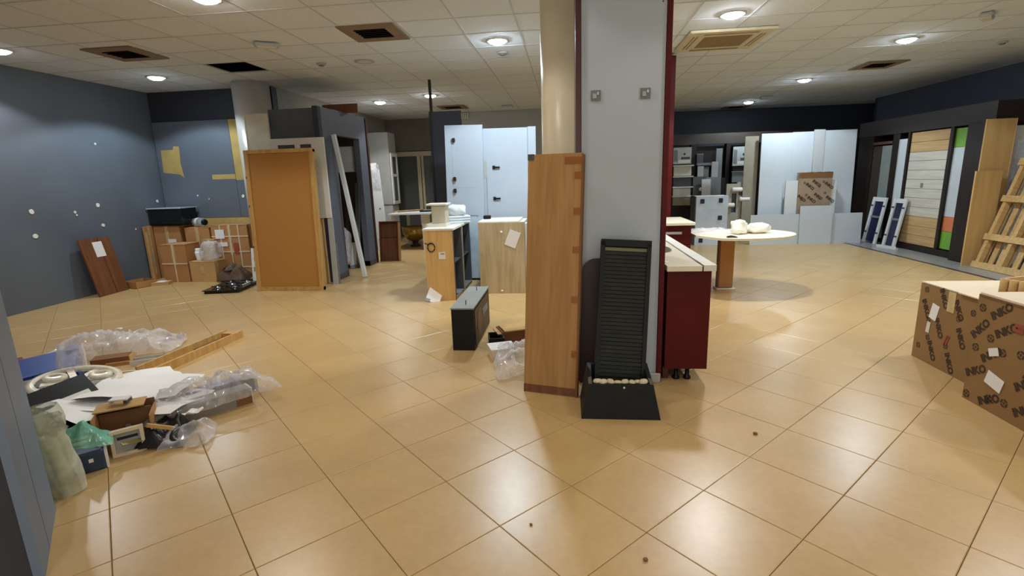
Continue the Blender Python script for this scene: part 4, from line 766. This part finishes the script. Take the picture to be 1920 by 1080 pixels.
for k, (z0, z1, m) in enumerate(((.11, .27, PLANKO), (.275, .43, PLANKO), (.435, .6, PLANKO), (.605, .76, PLANKW), (.765, .92, PLANKW), (.925, 1.08, PLANKW), (1.085, 1.24, PLANKW), (1.245, 1.40, PLANKW), (1.405, 1.56, PLANKW), (1.565, 1.71, PLANKW), (1.715, 1.88, PLANKO), (1.885, 2.05, PLANKO))): part('plank', m, t, (6.15, 6.18, 9.2, 10.14, z0, z1), bev=.002)
part('pull_cup', GREYM, t, (6.145, 6.15, 9.68, 9.74, 1.1, 1.18))
t = thing('sliding_door_leaf', 'narrow sliding door banded lime, white, orange and lime', 'sliding door', (0, 0, 0))
for z0, z1, m in ((.12, .405, GREENP), (.41, .645, ORANGE), (.65, 1.745, WHITEB), (1.75, 2.04, GREENP)): part('panel', m, t, (6.18, 6.21, 8.74, 9.12, z0, z1))
t = thing('white_door_edge', 'narrow white door edge left of the plank sliding door', 'door', (0, 0, 0)); part('leaf', WHITEB, t, (6.135, 6.16, 10.21, 10.45, .1, 1.96)); part('edge', GREYL, t, (6.13, 6.135, 10.43, 10.45, .1, 1.96))
t = thing('glass_door_leaf', 'grey green glass door leaf in the dark doorway', 'door', (0, 0, 0)); part('pane', mat('grey_green_glass', (128, 136, 132), .2), t, (6.15, 6.17, 10.68, 10.98, .1, 1.87)); part('dark_leaf', mat('brown_dark_leaf', (58, 48, 42), .4), t, (6.15, 6.17, 10.99, 11.27, .1, 1.87))
def frame_stand(y0, y1, x, label):
    t = thing('framed_rack', label, 'frame', (x, (y0 + y1) / 2, 0), (0, R(8), 0), group='white frames leaning at the display doors'); w = (y1 - y0) / 2
    for s in (-1, 1): part('stile', WHITE, t, (-.03, 0, s * w - .035, s * w + .035, 0, .9))
    part('rail', WHITE, t, (-.025, 0, -w, w, .82, .9)); part('rail', GREYM, t, (-.02, .005, -w, w, .5, .54)); part('infill', NAVYPL, t, (-.005, .0, -w + .03, w - .03, .04, .82))
    for s in (-1, 1):
        for z in (.2, .72): part('bracket', GREYD, t, (-.034, -.029, s * w - .036, s * w + .036, z, z + .03))
frame_stand(10.55, 10.92, 5.98, 'white frame with dark blue infill leaning left of the display doors'); frame_stand(9.98, 10.28, 5.99, 'second white frame with dark blue infill beside the plank door')
single('white_scrap', WHITE, 'white plastic channel on the floor before the display doors', 'scrap', B(-.03, .03, -.2, .2, 0, .03, .004).box(-.03, -.02, -.2, .2, .03, .06), (5.86, 9.96, 0), (0, 0, .3))
# wood sheets and pallet
t = thing('oak_sheet', 'tall oak coloured sheet standing beside the pallet', 'sheet', (0, 0, 0)); part('sheet', MDF, t, (5.95, 6.34, 8.22, 8.24, 0, 2.1)); part('edge_band', OAK, t, (6.34, 6.345, 8.215, 8.245, 0, 2.1))
t = thing('oak_sheet', 'shorter oak coloured sheet in front of the tall one', 'sheet', (0, 0, 0)); part('sheet', MDF, t, (5.87, 6.22, 8.15, 8.17, 0, 1.38)); part('edge_band', OAK, t, (5.866, 5.871, 8.148, 8.172, 0, 1.38))
t = thing('wrapped_board', 'white panel in clear wrap behind the pallet at the right edge', 'panel', (0, 0, 0)); part('panel', WHITE, t, (6.36, 6.75, 8.27, 8.30, 0, 2.0)); obj('wrap', MB().grid(10, 16, lambda u, v: (6.36 + u * .4, 8.24 + .02 * noise.noise(Vector((u * 5, v * 6, 2))), .6 + v * 1.2)), FILM, t, True)
t = thing('pallet', 'bare pine pallet leaning at the right edge of the picture', 'pallet', (5.94, 7.62, 0), (0, R(15.5), R(0)))
L_, W_ = 1.62, .45
for k in range(7):
    y = -W_ + k * (2 * W_ - .09) / 6; part('deck_board', PINE, t, (.09, .108, y, y + .085, 0, L_))
for z in (.0, .42, .98, 1.5): part('bearer', PINE, t, (.07, .09, -W_, W_, z, z + .1))
for s in (-W_, -.045, W_ - .09): part('stringer', PINE, t, (0, .07, s, s + .06, 0, L_))
for z in (.42, .98): part('cross_board', PINE, t, (-.018, 0.0, -W_, W_, z, z + .09))
part('cross_board', PINE, t, (-.018, 0, -W_, W_, 0, .09)); part('cross_board', PINE, t, (-.018, 0, -W_, W_, 1.5, 1.6))

# ================================================================== RUBBISH PILE
t = thing('wooden_trough', 'long pine trough lying on the floor right of the rubbish pile', 'trough', (-3.42, 4.1, 0), (0, 0, R(-4)))
part('base', PINEF, t, (-.085, .085, -.52, .52, 0, .012)); part('side_rail', PINEF, t, (-.1, -.08, -.52, .52, 0, .075)); part('side_rail', PINEF, t, (.08, .1, -.52, .52, 0, .075)); part('end_block', PINEF, t, (-.08, .08, .44, .52, .012, .06)); part('end_block', BROWNWD, t, (-.06, .05, .05, .4, .012, .03))
single('plastic_film', FILM, 'wide crumpled clear film at the far side of the rubbish pile', 'plastic film', crumple(1.15, .55, .2, 1.3, 40, 24), (-4.3, 4.16, .004), (0, 0, R(20)), smooth=True)
t = thing('film_roll_end', 'small brown cardboard piece under the wide clear film', 'cardboard', (-4.0, 3.86, 0), (0, 0, .5)); part('body', CARDDK, t, (-.16, .12, -.07, .07, 0, .07)); part('face', CARD2, t, (.12, .126, -.07, .07, 0, .07)); part('flap', CARD, t, (-.05, .2, -.1, -.07, 0, .03))
t = thing('metal_bracket', 'short pale metal channel beside the wide clear film', 'bracket', (-3.68, 3.88, 0), (0, 0, R(28))); part('base', OFFW, t, (-.14, .14, -.05, .05, 0, .008)); part('flange', OFFW, t, (-.14, .14, -.05, -.042, .008, .05)); part('flange', GREYL, t, (-.14, .14, .042, .05, .008, .05)); part('end_plate', GREYD, t, (.13, .14, -.05, .05, .008, .05))
for k, (x, y, lb) in enumerate(((-4.02, 4.5, 'first'), (-3.93, 4.55, 'second'))): single('wood_block', CARDDK, ['left of the two tiny brown blocks at the far film', 'right of the two tiny brown blocks at the far film'][k], 'block', B(-.03, .03, -.025, .025, 0, .05, .005), (x, y, 0), (0, 0, k))
single('paper_chip', PAPER, 'tiny white paper chip on the floor beyond the pile', 'scrap', crumple(.07, .04, .02, 9.1, 6, 4), (-4.93, 4.88, 0))
single('wood_strip', mat('reddish_strip', (120, 62, 40), .6), 'reddish wooden strip sticking out behind the blue box file', 'strip', B(-.4, .4, -.025, .025, 0, .02, .003).box(-.4, .4, -.025, -.018, .02, .03), (-4.62, 3.62, .03), (0, 0, R(-34)))
t = thing('box_file', 'royal blue box file with a white spine at the left of the pile', 'box file', (-4.0, 3.22, .11), (R(10), R(-5), R(42)))
part('cover', BLUEPL, t, (-.25, .25, -.17, .17, 0, .13), bev=.006); part('spine_label', PAPER, t, (-.24, .08, -.177, -.17, .03, .1)); part('tab', BLUEPL, t, (.18, .26, .08, .17, .13, .15))
t = thing('box_file', 'lower dark blue box file under the royal blue one', 'box file', (-3.93, 3.1, 0), (0, 0, R(40))); part('cover', BLUEBX, t, (-.3, .3, -.2, .2, 0, .1), bev=.005); part('spine_label', OFFW, t, (-.26, .26, -.205, -.2, .035, .065))
# clear plastic packaging reel
t = thing('plastic_reel', 'clear white plastic packaging reel with holes on top of the pile', 'reel', (-3.43, 2.98, .20), (R(12), R(5), R(25)))
WPL = film('milky_plastic', (236, 228, 206), .5, .25)
def flat_ring(a, b, x, y, w, z0, z1, n=32):
    mb = MB(); V = []
    for k in range(n):
        q = 2 * math.pi * k / n; c, d = math.cos(q), math.sin(q)
        V += [(x + a * c, y + b * d, z0), (x + a * c, y + b * d, z1), (x + (a - w) * c, y + (b - w) * d, z1 + .012), (x + (a - w) * c, y + (b - w) * d, z0)]
    F = []
    for k in range(n):
        m = (k + 1) % n
        for q in range(4): F.append((4 * k + q, 4 * m + q, 4 * m + (q + 1) % 4, 4 * k + (q + 1) % 4))
    return mb._add(V, F)
obj('rim', flat_ring(.27, .2, 0, 0, .045, 0, .018), WPL, t, True)
for a in (10, 62, 120): obj('spoke', MB().at(Matrix.Rotation(R(a), 4, 'Z')).box(-.19, .19, -.02, .02, .002, .014), WPL, t)
for x, y in ((-.13, .04), (.13, .05), (.0, -.09)): obj('hole_ring', flat_ring(.07, .052, x, y, .03, .012, .03, 20), WPL, t, True)
obj('tray_skin', MB().grid(12, 10, lambda u, v: ((u - .5) * .44, (v - .5) * .28, -.03 + .02 * noise.noise(Vector((u * 5, v * 5, 3))))), FILM, t, True)
obj('neck', MB().at(Matrix.Translation((-.1, .2, -.02)) @ Matrix.Rotation(R(-15), 4, 'X')).grid(20, 8, lambda u, v: ((.09 - .02 * v + .008 * math.sin(u * 40)) * math.cos(u * 6.2832), (.07 - .02 * v + .008 * math.sin(u * 40)) * math.sin(u * 6.2832), v * .2)), FILM, t, True)
single('cable_loop', OFFW, 'thin white cable loop beside the plastic reel', 'cable', MB().tube([(-3.3 + .16 * math.cos(a * math.pi / 14), 3.28 + .14 * math.sin(a * math.pi / 14), .03 + .1 * math.sin(a * math.pi / 14 * .5)) for a in range(-4, 16)], .006, 6), smooth=True)
t = thing('binder', 'black binder with a grey white spine in the middle of the pile', 'binder', (-3.36, 2.77, .14), (R(16), R(-8), R(60))); part('cover', BLACK, t, (-.2, .2, -.13, .13, 0, .07), bev=.006); part('spine', OFFW, t, (-.18, .17, -.138, -.13, .01, .06)); part('spine_label', OFFW, t, (-.17, .16, -.125, -.075, .07, .074))
single('black_sack', mat('black_polythene', (24, 22, 26), .35), 'dark crumpled polythene heap under the binder', 'sack', crumple(.62, .6, .2, 5.5, 30, 24), (-3.3, 2.52, 0), (0, 0, .6), smooth=True)
t = thing('cardboard_wedge', 'torn brown cardboard corner poking out under the reel', 'cardboard', (-3.12, 2.98, .06), (R(10), 0, R(40))); part('sheet', CARDDK, t, (-.16, .16, -.08, .08, 0, .012)); part('flap', CARD, t, (-.16, .16, .08, .09, 0, .07))
def sheet_pts(w, d, seed):
    return MB().grid(10, 8, lambda u, v: ((u - .5) * w, (v - .5) * d, .012 + .03 * (noise.noise(Vector((u * 2 + seed, v * 2, 0))) + .5)))
for k, (x, y, z, a, lb) in enumerate(((-2.93, 2.98, .15, .25, 'big white paper sheet spread on top of the pile'), (-3.18, 3.12, .125, .9, 'white paper sheet under the big one, at the far side'), (-3.12, 2.78, .135, -.35, 'white paper sheet fanned out at the left of the stack'), (-2.78, 2.86, .11, .05, 'lowest white paper sheet reaching the tan box'))):
    o = single('paper_sheet', PAPER, lb, 'paper', sheet_pts(.62, .44, k * 3.1), (x, y, z), (R(-3), R(3), a), 'white paper sheets on the pile', True)
t = thing('paper_bracket', 'small pale folded card on the white sheets', 'card', (-2.72, 2.6, .24), (0, 0, .3)); part('plate', PAPER, t, (-.05, .05, -.03, .03, .02, .028)); part('leg', OFFW, t, (-.05, -.04, -.03, .03, 0, .02)); part('leg', GREYD, t, (.03, .05, -.03, .03, 0, .02))
t = thing('tan_carton', 'open tan carton lying at the front of the pile', 'carton', (-2.66, 2.55, 0), (0, 0, R(34)))
part('base', CARD, t, (-.14, .14, -.1, .12, 0, .008)); part('side', CARD, t, (-.14, -.134, -.1, .12, 0, .22)); part('side', CARD, t, (.134, .14, -.1, .12, 0, .19)); part('back', CARDDK, t, (-.14, .14, .114, .12, 0, .22)); part('top_flap', CARD2, t, (-.15, .1, .0, .14, .22, .228)); part('inner_flap', CARDDK, t, (-.13, .13, .03, .04, .01, .2)); part('front_flap', CARD, t, (-.14, .14, -.106, -.1, 0, .05))
t = thing('framed_box', 'small cream square frame box at the front of the tan carton', 'frame', (-2.545, 2.425, 0), (R(-10), 0, R(42)))
for b in ((-.08, -.062, 0, .05, 0, .15), (.062, .08, 0, .05, 0, .15)): part('stile', CARDIN, t, b)
for b in ((-.062, .062, 0, .05, 0, .018), (-.062, .062, 0, .05, .132, .15)): part('rail', CARDIN, t, b)
part('panel', GREYL, t, (-.062, .062, .03, .036, .018, .132)); part('slot', BLACK, t, (-.05, .05, .024, .03, .09, .105))
t = thing('slatted_tray', 'cream slatted tray between the tall roll and the tan carton', 'tray', (-2.86, 2.48, .06), (R(25), 0, R(38)))
for k in range(5): part('slat', CARDIN, t, (-.13, .13, -.09 + k * .042, -.09 + k * .042 + .026, .0, .012))
part('end_rail', OFFW, t, (.12, .14, -.1, .11, -.01, .02)); part('end_rail', OFFW, t, (-.14, -.12, -.1, .11, -.01, .02))
t = thing('long_carton', 'long grey carton under the clear film at the right of the pile', 'carton', (-2.47, 2.93, 0), (0, 0, R(52))); part('body', mat('grey_carton', (140, 134, 126), .7), t, (-.42, .3, -.06, .06, 0, .11)); part('end_flap', OFFW, t, (.3, .31, -.06, .06, .0, .11)); part('dark_strip', CARDDK, t, (.2, .302, -.064, -.058, 0, .09))
t = thing('dark_carton', 'dark narrow carton behind the long grey one', 'carton', (-2.55, 3.17, 0), (0, 0, R(52))); part('body', GREYD, t, (-.5, .26, -.05, .05, 0, .1)); part('lid', mat('violet_grey_lid', (112, 108, 122), .3), t, (-.5, .26, -.052, .052, .1, .11)); part('end_cap', STEEL, t, (.26, .28, -.05, .05, 0, .1))
single('plastic_film', FILM, 'shiny crumpled film over the cartons at the right of the pile', 'plastic film', crumple(.8, .34, .17, 7.7, 44, 22, .18), (-2.46, 3.02, .06), (0, 0, R(50)), smooth=True)
single('plastic_bag', FILM, 'round clear bag at the front right of the pile', 'plastic bag', crumple(.27, .26, .15, 3.6, 24, 22, .45), (-2.31, 2.60, .004), (0, 0, .4), smooth=True)
single('black_sack', MATS['black_polythene'], 'black bag between tan carton and clear bag', 'sack', crumple(.26, .3, .14, 8.4, 20, 18), (-2.46, 2.62, 0), (0, 0, .3), smooth=True)
t = thing('pale_offcut', 'small pale wooden offcut on the black bag', 'offcut', (-2.45, 2.55, .1), (0, .5, .9)); part('stick', PINEF, t, (-.07, .07, -.012, .012, 0, .02)); part('tip', OFFW, t, (.07, .08, -.012, .012, 0, .02))
t = thing('olive_offcut', 'bent olive metal strip beside the tan carton', 'offcut', (-2.52, 2.47, .06), (.3, .2, 1.2)); part('strip', mat('olive_strip', (150, 144, 92), .4), t, (-.09, .09, -.015, .015, 0, .006)); part('bent_end', MATS['olive_strip'], t, (.084, .09, -.015, .015, 0, .06))
single('green_wrap', FILMG, 'turquoise green plastic wrap bunched beside the tall milky roll', 'plastic wrap', crumple(.27, .15, .14, 13, 24, 16, .35), (-2.69, 2.30, .125), (0, .1, R(38)), smooth=True)
single('green_wrap', FILMG, 'second bunch of turquoise wrap behind the tall milky roll', 'plastic wrap', crumple(.3, .3, .3, 17, 20, 20, .4), (-2.85, 2.12, 0), (0, 0, .3), smooth=True)
t = thing('film_roll', 'tall milky plastic film roll standing at the front left of the pile', 'film roll', (-2.56, 2.07, 0), (R(4), R(-5), 0))
def rollf(u, v):
    a = u * 2 * math.pi; r = .075 + .012 * noise.noise(Vector((math.cos(a) * 2, math.sin(a) * 2, v * 4))) + (.02 * math.sin(v * 9) if v > .6 else 0)
    return (r * math.cos(a), r * math.sin(a), v * .47)
obj('wrap', MB().grid(28, 20, rollf), FILMW, t, True); obj('core', MB().lathe([(.03, .01), (.03, .3)], 14), mat('greenish_core', (190, 196, 160), .6), t, True); obj('loose_end', MB().at(Matrix.Translation((.03, -.02, .36))).grid(10, 8, lambda u, v: (.12 * u, .05 * noise.noise(Vector((u * 3, v * 3, 4))), .1 * v)), FILMW, t, True)
t = thing('blue_box', 'small petrol blue box on the floor at the front of the pile', 'box', (-2.64, 2.27, 0), (0, 0, R(45))); part('body', BLUEBX, t, (-.07, .07, -.06, .06, 0, .12), bev=.01); part('painted_glint', PAPER, t, (.0, .02, -.063, -.059, .06, .08)); part('torn_edge', PAPER, t, (.07, .08, -.05, .04, 0, .1))  # small white square paints a glint on the box front
t = thing('plastic_case', 'dark plastic case with pale clips at the far left of the pile', 'case', (-3.62, 2.66, 0), (0, 0, R(50))); part('shell', GREYD, t, (-.2, .2, -.12, .12, 0, .16), bev=.015); part('clip', OFFW, t, (-.1, -.06, -.128, -.12, .06, .11)); part('clip', OFFW, t, (.06, .1, -.128, -.12, .06, .11)); part('grip', BLACK, t, (-.05, .05, -.145, -.12, .1, .13), bev=.006)
for k, (x, y, z, a, lb) in enumerate(((-2.86, 2.66, .16, .4, 'small torn white scrap left of the tan carton'), (-2.36, 2.72, .1, 1.2, 'small torn white scrap beside the clear bag'), (-2.98, 3.42, .01, .2, 'small torn white scrap beyond the white sheets'))): single('paper_scrap', PAPER, lb, 'paper scrap', sheet_pts(.11, .05, k * 2.3 + 1), (x, y, z), (0, .1, a), 'torn paper scraps in the pile', True)
single('yellow_scrap', mat('yellow_plastic', (196, 190, 90), .4), 'small yellow scrap at the foot of the milky roll', 'scrap', crumple(.1, .07, .03, 2.9, 8, 6), (-2.62, 1.98, .002), smooth=True)
for k, (x, y, r) in enumerate(((1.08, 2.83, .012), (.3, 1.78, .01), (-.17, 1.96, .007))): single('floor_crumb', CARDDK, ['dark crumb on the floor right of the fountain', 'dark crumb on the nearest floor tiles in front', 'tiny dark crumb left of the front crumb'][k], 'crumb', lump(r * 2, r * 1.5, r, k + 30, 6), (x, y, .001))
